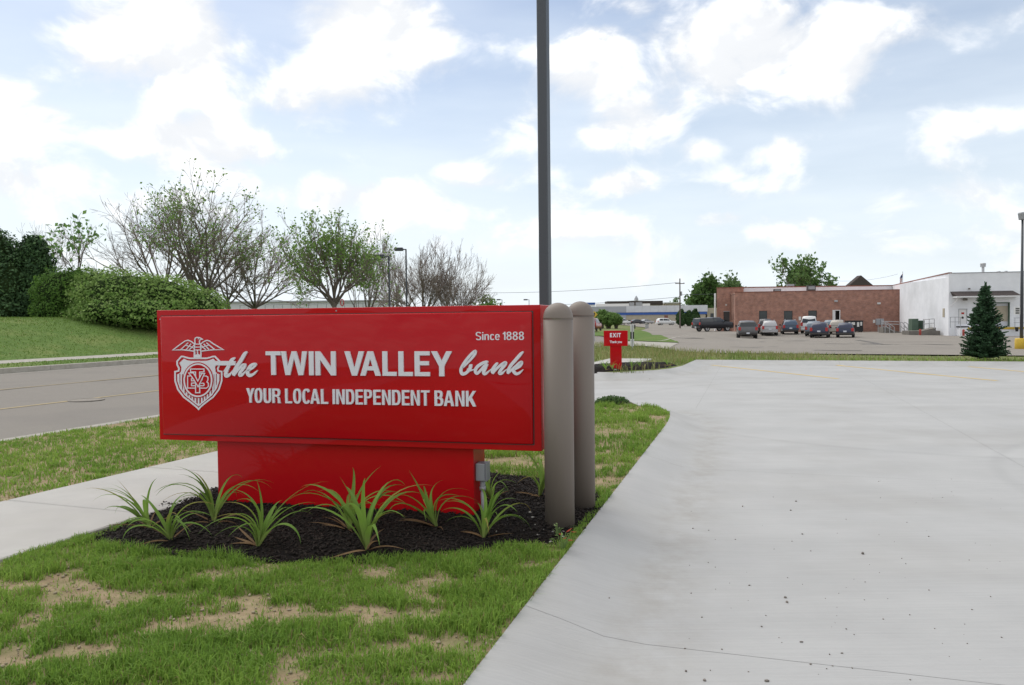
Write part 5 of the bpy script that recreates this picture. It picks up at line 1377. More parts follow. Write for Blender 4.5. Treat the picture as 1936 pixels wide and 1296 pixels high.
mb.build('wall', 'brick', lw, fixn=False); MB().box(-.05, LL + .05, -.05, 9, LH, LH + .12).build('coping', 'coping', lw)
MB().box(l2(1368), l2(1379.5), .1, .16, .05, dz1).build('door', 'dark_frame', lw); MB().box(l2(1367.5), l2(1380), -.03, .05, dz1, dz1 + .08).build('lintel', 'galv', lw)
MB().box(l2(1371.5), l2(1374.5), -.2, 0, ztop(577.5, 1373, 117) - lz + .2, ztop(575, 1373, 117) - lz + .2).build('wall_light', 'lamp_clear', lw)
MB().tube([(-.25, .1, 0), (-.25, .1, ztop(555, 1354, 121) - lz + .2)], .14, 10).build('downpipe', 'white_trim', lw)

# white dock building
W0 = place(1793.5, 88); wdir = Vector((.29, .957)); wz0 = -1.15
wd = thing('white_warehouse', 'white painted block warehouse with loading dock at the right', 'building', (W0.x, W0.y, wz0), R(-12))
wx = lambda px: local_x(px, W0, R(-12)); D8 = 87.5
def wzz(py, px): return ztop(py, px, D8) - wz0
WHt = wzz(517, 1800)
dk = (wx(1881), wx(1909), wzz(618, 1895), wzz(572, 1895)); dr = (wx(1812), wx(1828.5), wzz(613, 1820), wzz(585, 1820))
mb = MB(); wall_panel(mb, 0, 26, 0, WHt, [dk, dr], deep=.4); mb.box(.05, 26, .5, 20, 0, WHt - .4)
mb.build('wall', 'white_wall', wd, fixn=False)
# receding side wall with a falling parapet, as a part of the same house
ca, sa = math.cos(R(12)), math.sin(R(12))
def to_l(x, y): dx, dy = x - W0.x, y - W0.y; return (dx * ca - dy * sa, dx * sa + dy * ca)
e1 = place(1733.5, 109.3); e2 = place(1684, 124); q1 = to_l(e1.x, e1.y); q2 = to_l(e2.x, e2.y); zt2 = ztop(541.5, 1684, 124) - wz0
qm = (q2[0] * .999, q2[1])
mb = MB().add([(0, 0, 0), (q2[0], q2[1], 0), (q2[0], q2[1], zt2), (0, 0, WHt), (.3, .15, 0), (q2[0] + .3, q2[1] + .1, 0), (q2[0] + .3, q2[1] + .1, zt2), (.3, .15, WHt)], [(0, 1, 2, 3), (4, 7, 6, 5), (3, 2, 6, 7), (1, 5, 6, 2), (0, 3, 7, 4)])
mb.build('side_wall', 'white_wall', wd)
mb = MB().add([(-.06, -.06, WHt), (q2[0], q2[1], zt2), (q2[0], q2[1], zt2 + .13), (-.06, -.06, WHt + .13), (.36, .1, WHt), (q2[0] + .4, q2[1], zt2), (q2[0] + .4, q2[1], zt2 + .13), (.36, .1, WHt + .13)], [(0, 1, 2, 3), (4, 7, 6, 5), (3, 2, 6, 7), (0, 4, 5, 1), (1, 5, 6, 2), (0, 3, 7, 4)])
mb.build('coping', 'coping', wd)
MB().box(.36, 26, -.05, .3, WHt, WHt + .08).build('coping', 'grey_metal', wd)
d_ = thing('door', None, None); d_.parent = wd
MB().box(dr[0] + .04, dr[1] - .04, .05, .12, dr[2], dr[3]).build('leaf', 'white_trim', d_); MB().box(dr[0], dr[0] + .04, -.02, .12, dr[2], dr[3]).box(dr[1] - .04, dr[1], -.02, .12, dr[2], dr[3]).box(dr[0], dr[1], -.02, .12, dr[3], dr[3] + .05).build('frame', 'grey_metal', d_)
mx_ = (dr[0] + dr[1]) / 2; MB().box(mx_ - .14, mx_ + .16, .03, .05, wzz(594.5, 1820), wzz(591, 1820)).build('notice', 'tail', d_)
MB().lathe([(.13, 0), (.13, .02)], 14).build('notice', 'dark_frame', d_).matrix_local = Matrix.Translation((mx_, .05, wzz(601, 1820))) @ Matrix.Rotation(R(90), 4, 'X')
dd_ = thing('dock_door', None, None); dd_.parent = wd
MB().box(dk[0], dk[1], .3, .36, dk[2], dk[3]).build('leaf', 'panel_white', dd_); MB().box(dk[1] - .07, dk[1], -.04, .3, dk[2], dk[3]).box(dk[0], dk[1] - .07, -.04, .3, dk[3] - .08, dk[3]).build('frame', 'green_box', dd_)
for i in range(7):
    x = dk[0] + .2 + (dk[1] - dk[0] - .4) * i / 6; MB().box(x - .10, x + .10, .26 + .012 * (i % 2), .272 + .012 * (i % 2), dk[2] + .6, dk[3] - .4).build('strip', 'beige', dd_)
# dock platform, edge, canopy
MB().box(wx(1808), 20, -1.3, -.01, 0, wzz(620, 1820)).build('dock_platform', 'white_wall', wd)
MB().box(wx(1822), 20, -1.36, -1.3, wzz(623, 1820), wzz(619, 1820)).build('dock_edge', 'safety_yellow', wd)
MB().box(wx(1806), wx(1826), -1.0, -.3, wzz(619.5, 1815), wzz(617, 1815)).build('dock_bumper', 'black', wd)
c0, c1 = wx(1796), wx(1920); zt_, zb_, zs_ = wzz(551, 1850), wzz(560.5, 1850), wzz(563, 1850)
mb = MB().add([(c0 + .0, -.02, zt_), (c1 - .3, -.02, zt_), (c1, -1.5, zb_), (c0 + .25, -1.5, zb_), (c0 + .25, -.02, zb_), (c1, -.02, zb_)], [(0, 1, 2, 3), (0, 3, 4), (1, 5, 2), (3, 2, 5, 4)])
mb.build('canopy', 'shingle', wd); MB().box(c0 + .22, c1 + .02, -1.54, -.02, zs_, zb_ - .005).build('fascia', 'white_trim', wd)
MB().tube([(c0 + .5, -1.4, zs_), (c0 + .1, -.05, zs_ - .9)], .03, 6).build('bracket', 'white_trim', wd)
MB().box(wx(1820), wx(1827), -.35, -.02, wzz(568.5, 1823), wzz(564.5, 1823)).build('wall_light', 'concrete_dark', wd)
MB().box(wx(1830), wx(1833), -.2, 0, wzz(547.5, 1832), wzz(545, 1832)).build('camera_box', 'concrete_dark', wd)
# small openings and pipe on the side wall
def side(px, py0, py1, name, mat, wpx, out=.1):
    # point on the receding wall
    q = Vector(q2); qn = q.normalized(); o = Vector((W0.x, W0.y)); u = Vector((qn.x * ca + qn.y * sa, -qn.x * sa + qn.y * ca)); d = ray(px, 600); d = Vector((d.x, d.y))
    den = u.x * d.y - u.y * d.x; s = (d.x * o.y - d.y * o.x) / den; D = (o + u * s).y
    z0, z1 = ztop(py1, px, D) - wz0, ztop(py0, px, D) - wz0; hw = wpx / FPX * D / 2 / max(.2, abs(u.x - u.y * d.x / d.y)) 
    n = Vector((-qn.y, qn.x)); c = qn * s
    V = []
    for z in (z0, z1):
        for k, oo in ((-hw, -.02), (hw, -.02), (hw, out), (-hw, out)):
            p = c + qn * k + n * oo; V.append((p.x, p.y, z))
    MB().add(V, [(3, 2, 1, 0), (4, 5, 6, 7), (0, 1, 5, 4), (1, 2, 6, 5), (2, 3, 7, 6), (3, 0, 4, 7)]).build(name, mat, wd)
side(1764, 586, 616, 'door', 'beige', 5, .14); side(1785.5, 583.5, 600, 'window', 'beige', 4, .14); side(1764, 564, 568, 'wall_light', 'black', 3, .3); side(1761, 535, 538, 'vent', 'galv', 2, .1)
side(1745, 551, 612, 'pipe', 'grey_metal', .8, .12)
for px, py0, py1, D, w, lb in ((1858, 498.5, 516.5, 89, .5, 'white capped flue on the warehouse roof'), (1887.5, 513.5, 517, 89, .35, 'small left stub vent on the warehouse roof'), (1901.5, 513, 517, 89, .28, 'small right stub vent on the warehouse roof')):
    p = place(px, D); z0 = ztop(py1, px, D); z1 = ztop(py0, px, D); o = thing('roof_vent', lb, 'vent', (p.x, p.y, z0), 0)
    MB().tube([(0, 0, -.5), (0, 0, z1 - z0)], w * .28, 10).build('pipe', 'galv', o); MB().lathe([(w * .55, (z1 - z0) * .62), (w * .6, z1 - z0 - .02), (w * .5, z1 - z0 + .03)], 14).build('cap', 'galv', o)

# blue banded building with wall panels
U0 = place(1060, 263); U1 = place(1337, 257); urz = frame_at(U0, U1); UL = math.hypot(U1.x - U0.x, U1.y - U0.y); uz = -.65
ub = thing('blue_banded_building', 'long white panelled building with a blue stripe across the far lot', 'building', (U0.x, U0.y, uz), urz)
ux = lambda px: local_x(px, U0, urz)
def uh(py, px=1230): return ztop(py, px, 260) - uz
MB().box(0, UL - .4, .25, 14, 0, uh(579)).build('wall', 'beige', ub)
MB().box(0, UL, .0, .3, uh(595.5), uh(591)).build('blue_stripe', 'blue', ub)
n_p = 13; xs = np.linspace(ux(1184), UL + .2, n_p - 2)
for a, b in zip(xs[:-1], xs[1:]): MB().box(a + .015, b - .015, -.1, .25, uh(590.6), uh(578.5)).build('panel', 'panel_white', ub)
xs = np.linspace(0, ux(1184), 8)
for a, b in zip(xs[:-1], xs[1:]): MB().box(a + .015, b - .015, -.1, .25, uh(590.6), uh(579)).build('panel', 'panel_grey', ub)
MB().box(0, ux(1184), -.02, .25, 0, uh(596)).build('dark_bay', 'panel_grey', ub)
MB().box(ux(1256), ux(1263), .2, .26, uh(603), uh(597)).build('vent_grille', 'coping', ub)
MB().box(ux(1337.5), ux(1357), 1.0, 8, 0, uh(584)).build('end_block', 'beige', ub); MB().box(ux(1344), ux(1350), .92, 1.0, uh(606), uh(594)).build('window', 'glass', ub)
MB().box(ux(1126), ux(1190), 3, 8, uh(579), uh(573.5)).build('roof_fascia', 'white_trim', ub); MB().box(ux(1216), ux(1230), 3, 8, uh(579), uh(574)).build('roof_fascia', 'white_trim', ub)
for a, b in ((1191, 1200), (1203, 1215)): MB().box(ux(a), ux(b), 3.5, 6, uh(579), uh(571.5)).build('roof_unit', 'grey_metal', ub)
# brown roofed house and cupola behind, little church roof
def far_box(name, label, px0, px1, py0, py1, D, mat, cat='building', depth=8, roof=None):
    p0 = place(px0, D); w = (px1 - px0) / FPX * D; z0 = tz1(p0.x, p0.y) - .3; zt = ztop(py0, px0, D); zb = ztop(py1, px0, D)
    o = thing(name, label, cat, (p0.x, p0.y, z0), 0)
    MB().box(0, w, 0, depth, 0, zb - z0).build('wall', mat, o)
    MB().box(-.3, w + .3, -.3, depth, zb - z0, zt - z0).build('roof', roof or mat, o)
    return o
far_box('brown_roof_house', 'flat brown roofed building behind the blue-banded one', 1150, 1252, 570, 578, 310, 'beige', roof='shingle')
far_box('pale_block', 'small pale block building right of the brown roof', 1258, 1285, 572, 574, 315, 'beige', roof='white_trim')
far_box('pale_warehouse', 'long pale warehouse glimpsed between the tree trunks above the sign', 380, 722, 571, 573.5, 120, 'panel_white', roof='panel_grey')
p = place(1203.5, 330); o = thing('cupola', 'little white cupola on the skyline above the blue-banded building', 'cupola', (p.x, p.y, ztop(574, 1203, 330)), 0)
MB().box(-.7, .7, -.7, .7, -2.5, 1.5).build('drum', 'white_trim', o); MB().lathe([(.95, 1.5), (.75, 2.1), (.35, 2.9), (.02, 3.3)], 10).build('cap', 'panel_grey', o)
p = place(1628, 170); z0 = ztop(541, 1628, 170); z1 = ztop(521, 1628, 170); w = 24 / FPX * 170
o = thing('gable_roof', 'dark triangular gable roof rising behind the brick roof', 'roof', (p.x, p.y, z0), 0)
MB().add([(-w, 0, 0), (w, 0, 0), (0, 0, z1 - z0), (-w, 2, 0), (w, 2, 0), (0, 2, z1 - z0)], [(0, 1, 2), (3, 5, 4), (0, 2, 5, 3), (1, 4, 5, 2)]).build('roof', 'shingle', o); MB().box(-w * .9, w * .9, .3, 1.7, -8, -.01).build('wall', 'beige', o)

# ---------------------------------------------------------------- exit sign
eg_ = gp(1167, 697, .06); xs_ = thing('exit_sign', 'small red exit sign on a post in the far mulch island', 'sign', (eg_.x, eg_.y, 0), R(-13)); kx = eg_.y / FPX
ez = lambda py: ztop(py, 1165, eg_.y)
cxo = (1165 - 1167) * kx
MB().box(cxo - 22.6 * kx, cxo + 22 * kx, -.075, .075, ez(654.5), ez(625.5)).build('cabinet', 'red', xs_, bevel=.004)
MB().box(cxo - 11 * kx, cxo + 10.5 * kx, -.055, .055, -.1, ez(654.3)).build('post', 'red', xs_, bevel=.004)
line_text('EXIT', xs_, (cxo - 10.8 * kx, cxo + 9.7 * kx, ez(638), ez(630), 0, 0), -.084, -.07, bold=.045, gap=.12)
line_text('Thank you', xs_, (cxo - 11.5 * kx, cxo + 11.5 * kx, ez(648.8), ez(644.2), 0, 0), -.082, -.07, bold=.03, gap=.05, space=.22)
GE = 'daylilies round the exit sign'
for px, py, sz, n, lb, sd in ((1146, 700, .42, 12, 'daylily left of the exit sign post', 61), (1158, 699, .36, 10, 'daylily just before the exit sign post', 65), (1194, 697, .40, 12, 'daylily right of the exit sign post', 62), (1210, 694, .34, 9, 'smaller daylily second right of the exit sign', 63)):
    lily(px, py, .10, sz, n, lb, sd, group=GE, nd=1)
lily(1262, 692, .10, .40, 9, 'dry brownish grass tuft at the right end of the exit island', 64, group=GE, nd=8)
# marker post behind it
mp0 = gpt(1195.5, 663); D = mp0[1]; k = D / FPX; z0 = tz1(*mp0)
mpst = thing('marker_post', 'metal road marker post with white and black bands behind the exit sign', 'post', (mp0[0], mp0[1], z0), R(-10))
mz = lambda py: ztop(py, 1195, D) - z0
MB().tube([(0, 0, -.2), (0, 0, mz(613.5))], .028, 8).build('post', 'galv', mpst)
for a, b, m_ in ((627.5, 613, 'white_trim'), (641, 628.2, 'black'), (655, 641.7, 'white_trim')):
    MB().box(-3.6 * k, 3.4 * k, .03, .05, mz(a), mz(b)).build('band', m_, mpst)
MB().box(3.8 * k, 6 * k, .0, .08, mz(622), mz(614.5)).build('reflector', 'black', mpst)

# ---------------------------------------------------------------- lamps and poles
def lamp(px, pyt, D, label, head, rz, arm=1.0):
    p = place(px, D); z1 = ztop(pyt, px, D) - p.z
    o = thing('lot_lamp', label, 'lamp post', tuple(p), rz)
    MB().tube([(0, 0, -.3), (0, 0, z1 - .1)], [.07, .055], 8).build('pole', 'pole', o)
    MB().box(-arm * .75, .02, -.03, .03, z1 - .16, z1 - .08).build('arm', 'pole', o)
    MB().box(-arm - .25, -arm * .35, -.22, .22, z1 - .22, z1 + .02).build('lamp_head', 'pole', o, bevel=.04)
lamp(737.5, 482, 50, 'left and nearer shoebox lamp post above the sign', 0, 0, .7)
lamp(770, 469, 58, 'right and taller shoebox lamp post above the sign', 0, 0, .6)
# lamp post at the right edge with yellow foot
p = gpt(1931, 661); D = p[1]; z0 = tz1(*p); z1 = ztop(402, 1931, D) - z0
o = thing('lot_lamp', 'dark lamp post with yellow concrete foot at the right edge', 'lamp post', (p[0], p[1], z0), 0)
MB().lathe([(.27, -.2), (.27, ztop(640.5, 1931, D) - z0 - .03), (.24, ztop(640, 1931, D) - z0)], 24).build('footing', 'safety_yellow', o, smooth=R(40))
MB().tube([(0, 0, .3), (0, 0, z1 - .3)], [.075, .05], 12).build('pole', 'pole', o, smooth=R(40))
MB().lathe([(.16, z1 - .34), (.20, z1 - .05), (.17, z1)], 16).build('lamp_head', 'grey_metal', o)
MB().box(-.34, -.08, -.02, .02, ztop(595, 1931, D) - z0, ztop(581, 1931, D) - z0).build('plate_sign', 'paper', o)
for k_ in range(3):
    zc = ztop(584 + 4 * k_, 1931, D) - z0; MB().box(-.30, -.12, -.025, -.02, zc - .03, zc + .025).build('sign_mark', 'black', o)
# utility poles with wires
def upole(px, pyt, D, label):
    p = place(px, D); h = ztop(pyt, px, D) - p.z; o = thing('utility_pole', label, 'utility pole', tuple(p), .2)
    MB().tube([(0, 0, -.5), (0, 0, h)], [.16, .11], 8).build('pole', 'wood', o); MB().box(-.9, .9, -.06, .06, h - 1.0, h - .85).build('crossarm', 'wood', o)
    for x in (-.8, .8): MB().lathe([(.05, h - .85), (.05, h - .68)], 6, (x, 0)).build('insulator', 'panel_grey', o)
    MB().tube([(.25, 0, h - 3.2), (.25, 0, h - 2.4)], .18, 10).build('transformer', 'grey_metal', o)
    return p, h
pA, hA = upole(1286, 527, 145, 'wooden utility pole beside the blue-banded building')
pB, hB = upole(1568, 523, 190, 'thin utility pole above the brick roof near the far tree')
pC, hC = upole(800, 545, 175, 'far utility pole hidden among the bare trees')
GW = 'overhead wires'
for zA, zC, lb in ((hA - .7, hC - .7, 'upper overhead wire running left from the utility pole'), (hA - 3.4, hC - 3.4, 'lower overhead wire running left from the utility pole')):
    a = Vector((pC.x, pC.y, pC.z + zC)); b = Vector((pA.x, pA.y, pA.z + zA)); pts = []
    for i in range(15): t = i / 14; q = a.lerp(b, t); q.z -= 1.0 * 4 * t * (1 - t); pts.append(q)
    o = MB().tube(pts, .035, 5).build('overhead_wire', 'pole', None, label=lb, cat='wire', group=GW)
a = Vector((pA.x, pA.y, pA.z + hA - 3.0)); b = Vector((pB.x, pB.y, pB.z + hB - 1)); c = b + (b - a) * .7
pts = [a.lerp(b, t / 10) - Vector((0, 0, 4 * .8 * (t / 10) * (1 - t / 10))) for t in range(11)] + [b.lerp(c, t / 10) - Vector((0, 0, 4 * .8 * (t / 10) * (1 - t / 10))) for t in range(1, 11)]
MB().tube(pts, .03, 5).build('overhead_wire', 'pole', None, label='overhead wire running right over the brick roof', cat='wire', group=GW)
for px, pyt, lb in ((950, 566, 'tiny far lamp post left of the light pole'), (1001, 566, 'tiny far lamp post close to the light pole')):
    lamp(px, pyt, 150, lb, 0, 0, .8)
# flag on its staff behind the warehouse parapet
p = place(1706.5, 150); h = ztop(514, 1706, 150) - p.z
o = thing('flag_pole', 'flag hanging on a thin staff behind the warehouse parapet', 'flag', tuple(p), 0)
MB().tube([(0, 0, 0), (0, 0, h)], .05, 8).build('staff', 'galv', o)
fz0, fz1 = h - 1.9, h - .45
M['flag'] = pm('flag_red_white', (.45, .07, .07), rough=.8); M['flag_blue'] = pm('flag_blue', (.03, .05, .16), rough=.8)
for k_ in range(7):
    za, zb = fz1 - (fz1 - fz0) * k_ / 7, fz1 - (fz1 - fz0) * (k_ + 1) / 7
    V = []
    for i in range(6):
        t = i / 5; x = -.06 - .55 * t; y = .12 * math.sin(4 * t + k_ * .3); dz = -.75 * t
        V += [(x, y, za + dz), (x, y, zb + dz)]
    MB().add(V, [(2 * i, 2 * i + 2, 2 * i + 3, 2 * i + 1) for i in range(5)]).build('stripe', 'flag' if k_ % 2 == 0 else 'paper', o)
V = []
for i in range(4):
    t = i / 5; x = -.06 - .55 * t; y = .12 * math.sin(4 * t + .3) - .03; V += [(x, y, fz1 - .75 * t + .01), (x, y, fz1 - .62 - .75 * t)]
MB().add(V, [(2 * i, 2 * i + 2, 2 * i + 3, 2 * i + 1) for i in range(3)]).build('canton', 'flag_blue', o)

# ---------------------------------------------------------------- things along the brick wall
def spot(px, D): return tuple(place(px, D))
def wallthing(name, label, cat, px, D): return thing(name, label, cat, spot(px, D), brz)
kd = lambda D: D / FPX
D = 107.5; o = wallthing('dumpster', 'black dumpster with white notices against the brick wall', 'dumpster', 1615, D); k = kd(D)
hh = ztop(607.5, 1615, D) - o.location.z
MB().prism([(-.8, .12), (.8, .12), (.95, hh), (-.75, hh)], 'x', -13.5 * k, 13.5 * k).build('bin', 'black', o)
MB().box(-13.8 * k, -.02, -.8, .98, hh + .003, hh + .08).box(.02, 13.8 * k, -.8, .98, hh + .003, hh + .08).build('lid', 'black', o)
for a, b, za, zb in ((-12.5, -9, .62, .92), (-7, -1, .66, .90), (2.5, 6.5, .5, .90), (8.5, 11.5, .6, .92)): MB().box(a * k, b * k, -.84, -.79, hh * za, hh * zb).build('notice', 'paper', o)
for x in (-11, 11): MB().tube([(x * k - .06, -.5, .09), (x * k + .06, -.5, .09)], .09, 10).tube([(x * k - .06, .5, .09), (x * k + .06, .5, .09)], .09, 10).build('caster', 'tyre', o)
D = 107.5; o = wallthing('utility_cabinet', 'light grey utility cabinet on a post by the ramp', 'cabinet', 1663.5, D); k = kd(D)
zb, zt = ztop(614.5, 1663, D) - o.location.z, ztop(603, 1663, D) - o.location.z
MB().box(-6.8 * k, 6.4 * k, -.25, .25, zb, zt).build('cabinet', 'grey_metal', o, bevel=.03); MB().box(-3.5 * k, -2.5 * k, -.1, .1, -.1, zb).box(2.5 * k, 3.5 * k, -.1, .1, -.1, zb).build('post', 'galv', o); MB().box(-.02, .02, -.27, -.25, zb + .05, zt - .05).build('door_seam', 'dark_frame', o)
D = 95; o = wallthing('transformer_box', 'dark green metal transformer box at the corner of the brick wall', 'transformer', 1729, D); k = kd(D)
ht = ztop(603, 1729, D) - o.location.z
MB().box(-7.5 * k, 4 * k, -.7, .7, 0, ht).build('tank', 'green_box', o, bevel=.04)
for i in range(7): MB().box((4.2 + i * 1.7) * k, (4.9 + i * 1.7) * k, -.55, .6, .35, ht * .88).build('cooling_fin', 'green_box', o)
MB().box(-8 * k, 17 * k, -.75, .75, -.3, .0).build('plinth', 'concrete_dark', o)
# ramp with railings
D = 101; o = wallthing('concrete_ramp', 'sloping concrete ramp with kerb in front of the brick wall', 'ramp', 1692, D); k = kd(D)
MB().prism([(-24 * k, -.2), (-24 * k, .75), (-12 * k, .78), (-9 * k, .45), (12 * k, -.02), (12 * k, -.2)], 'y', -.9, 1.2).build('slope', 'concrete_dark', o)
MB().box(-24.5 * k, -12 * k, -1.1, -.9, -.2, .62).build('kerb', 'concrete_dark', o)
D2 = 100; r_ = wallthing('ramp_railing', 'galvanised pipe railings along the concrete ramp', 'railing', 1690, D2); k = kd(D2); gz_ = r_.location.z
def rail(pts): MB().tube([((px - 1690) * k, dy, ztop(py, px, D2) - gz_) for px, py, dy in pts], .045, 8).build('rail', 'galv', r_)
for dy in (-.95, 1.25):
    s = 0 if dy < 0 else 3
    rail([(1671 + s, 610, dy), (1674 + s, 609.5, dy), (1687 + s, 619, dy)]); rail([(1671 + s, 617, dy), (1687 + s, 627, dy)])
    rail([(1704 + s, 609.5, dy), (1707 + s, 610, dy), (1718.5, 620, dy)]); rail([(1704 + s, 617, dy), (1718.5, 628, dy)])
    for px, a, b in ((1671 + s, 610, 627), (1679 + s, 613, 628), (1687 + s, 619, 630), (1704 + s, 609.5, 628), (1711 + s, 614, 631), (1718.5, 620, 635)):
        MB().tube([((px - 1690) * k, dy, ztop(b, px, D2) - gz_ - .25), ((px - 1690) * k, dy, ztop(a, px, D2) - gz_)], .045, 8).build('rail_post', 'galv', r_)
rail([(1674, 608, 1.6), (1706, 609, 1.6)]); rail([(1674, 613, 1.6), (1706, 614, 1.6)])
D2 = 90.5; r_ = thing('dock_railing', 'pipe railing on the raised landing beside the warehouse side door', 'railing', spot(1757, D2), brz); k = kd(D2); gz_ = r_.location.z
for py in (604, 612): MB().tube([(-10 * k, 0, ztop(py + 1, 1747, D2) - gz_), (9 * k, 0, ztop(py - 1, 1766, D2) - gz_)], .04, 8).build('rail', 'galv', r_)
for px in (1747, 1757, 1766): MB().tube([((px - 1757) * k, 0, ztop(622, px, D2) - gz_), ((px - 1757) * k, 0, ztop(603.5, px, D2) - gz_)], .04, 8).build('rail_post', 'galv', r_)
o = thing('loading_landing', 'low dark concrete landing wall beside the warehouse side door', 'landing', spot(1752, D2), brz)
MB().box(-32 * k, 23 * k, -.2, 2.4, -.3, ztop(626, 1750, D2) - gz_).build('wall', 'concrete_dark', o); MB().prism([(-6 * k, ztop(626, 1750, D2) - gz_), (12 * k, ztop(622, 1750, D2) - gz_ ), (18 * k, ztop(620, 1750, D2) - gz_), (18 * k, ztop(626, 1750, D2) - gz_)], 'y', .3, 2.2).build('slope', 'concrete_dark', o)
GB = 'red bollards by the loading dock'
for px, py, D, lb in ((1740, 622.5, 87, 'red bollard standing alone in the lot near the ramp'), (1822, 623, 84, 'red bollard beside the spruce at the dock')):
    p = place(px, D); o = thing('dock_bollard', lb, 'bollard', tuple(p), 0, GB); h = ztop(py, px, D) - p.z
    MB().lathe([(.12, -.2), (.12, h - .08), (.09, h - .02), (.03, h)], 16).build('post', 'hazard_red', o, smooth=R(40)); MB().lathe([(.32, -.05), (.30, .07), (.14, .09)], 16).build('footing', 'kerb', o)
D2 = 85.5; r_ = thing('dock_guard', 'thin black guard rail beside the dock door', 'railing', spot(1806, D2), R(-12)); k = kd(D2); gz_ = r_.location.z
for py in (600, 609): MB().tube([(-9 * k, 0, ztop(py, 1797, D2) - gz_), (9 * k, 0, ztop(py, 1815, D2) - gz_)], .03, 6).build('rail', 'grey_metal', r_)
for px in (1798, 1806, 1815): MB().tube([((px - 1806) * k, 0, ztop(620, px, D2) - gz_), ((px - 1806) * k, 0, ztop(600, px, D2) - gz_)], .03, 6).build('rail_post', 'grey_metal', r_)
r_ = thing('dock_guard', 'thin black guard rail and bucket at the right end of the dock', 'railing', spot(1928, 85), R(-12)); k = kd(85); gz_ = r_.location.z
for py in (601.5, 610.5): MB().tube([(-10 * k, 0, ztop(py, 1918, 85) - gz_), (16 * k, 0, ztop(py, 1944, 85) - gz_)], .03, 6).build('rail', 'grey_metal', r_)
for px in (1920, 1932, 1943): MB().tube([((px - 1928) * k, 0, ztop(622, px, 85) - gz_), ((px - 1928) * k, 0, ztop(601.5, px, 85) - gz_)], .03, 6).build('rail_post', 'grey_metal', r_)
MB().lathe([(.13, ztop(627, 1922, 85) - gz_), (.17, ztop(619, 1922, 85) - gz_)], 14, (-6 * k, -.2)).build('bucket', 'black', r_)

# ---------------------------------------------------------------- roadside signs, pedestal, red ring
p = place(1124, 62); o = thing('warning_sign', 'yellow diamond road sign half hidden by the farther bollard', 'sign', tuple(p), R(-15)); h = ztop(595, 1124, 62) - p.z
MB().tube([(0, .03, -.2), (0, .03, h + .2)], .03, 8).build('post', 'galv', o); s = .27
MB().prism([(0, h - s), (s, h), (0, h + s), (-s, h)], 'y', -.01, .01).build('plate', 'safety_yellow', o)
MB().prism([(-.03, h - .15), (.03, h - .15), (.03, h + .02), (.1, h + .02), (0, h + .16), (-.1, h + .02), (-.03, h + .02)], 'y', -.014, -.011).build('arrow_mark', 'black', o)
p = place(1112, 140); o = thing('shop_sign', 'blue and white sign board on the skyline behind the farther bollard', 'sign', tuple(p), 0); z0 = ztop(580, 1112, 140) - p.z; z1 = ztop(572.5, 1112, 140) - p.z
MB().box(-1.2, 1.3, -.15, .15, z0, z1).build('board', 'white_trim', o); MB().box(-1.2, 1.3, -.17, -.152, z0 + (z1 - z0) * .45, z1).build('stripe', 'blue', o); MB().box(-.1, .1, -.1, .1, -.3, z0).build('post', 'dark_frame', o)
pg = gpt(1223, 621.5); o = thing('pedestal', 'pale green utility pedestal on the grass lobe', 'pedestal', (pg[0], pg[1], tz1(*pg)), 0); k = pg[1] / FPX
MB().box(-3 * k, 3 * k, -.2, .2, -.1, 8 * k).build('case', 'galv', o, bevel=.03); MB().box(-3.3 * k, 3.3 * k, -.23, .23, 8 * k, 9 * k).build('cap', 'green_box', o, bevel=.02)
p = place(648, 47); z = ztop(572.5, 648, 47) - p.z; o = thing('red_ring', 'red oval ring on a stake standing behind the sign top', 'marker', tuple(p), 0); k = 47 / FPX
tor = [(3.0 * k * math.cos(t), 0, z + 6.0 * k * math.sin(t)) for t in np.linspace(0, 2 * math.pi, 25)]
MB().tube(tor, .033, 8).build('ring', 'tail', o); MB().tube([(0, 0, -.2), (0, 0, z - 6 * k)], .02, 6).build('stake', 'galv', o)
# far rail fence under the trees
fa, fb = place(455, 70), place(705, 66); frz = frame_at(fa, fb); FL = math.hypot(fb.x - fa.x, fb.y - fa.y)
fn = thing('rail_fence', 'thin grey rail fence below the trees above the sign top', 'fence', tuple(fa), frz); fh = ztop(575, 600, 68) - fa.z
for zz in (fh, fh - .5): MB().tube([(0, 0, zz), (FL, 0, zz)], .03, 6).build('rail', 'grey_metal', fn)
for i in range(16): MB().tube([(FL * i / 15, 0, -.2), (FL * i / 15, 0, fh)], .035, 6).build('fence_post', 'grey_metal', fn)
# green lobe between the drive and the far lot
sheet('grass_strip', LOBE, lambda x, y: tz(x, y) + .06, 1.2, 'lawn', kind='structure')

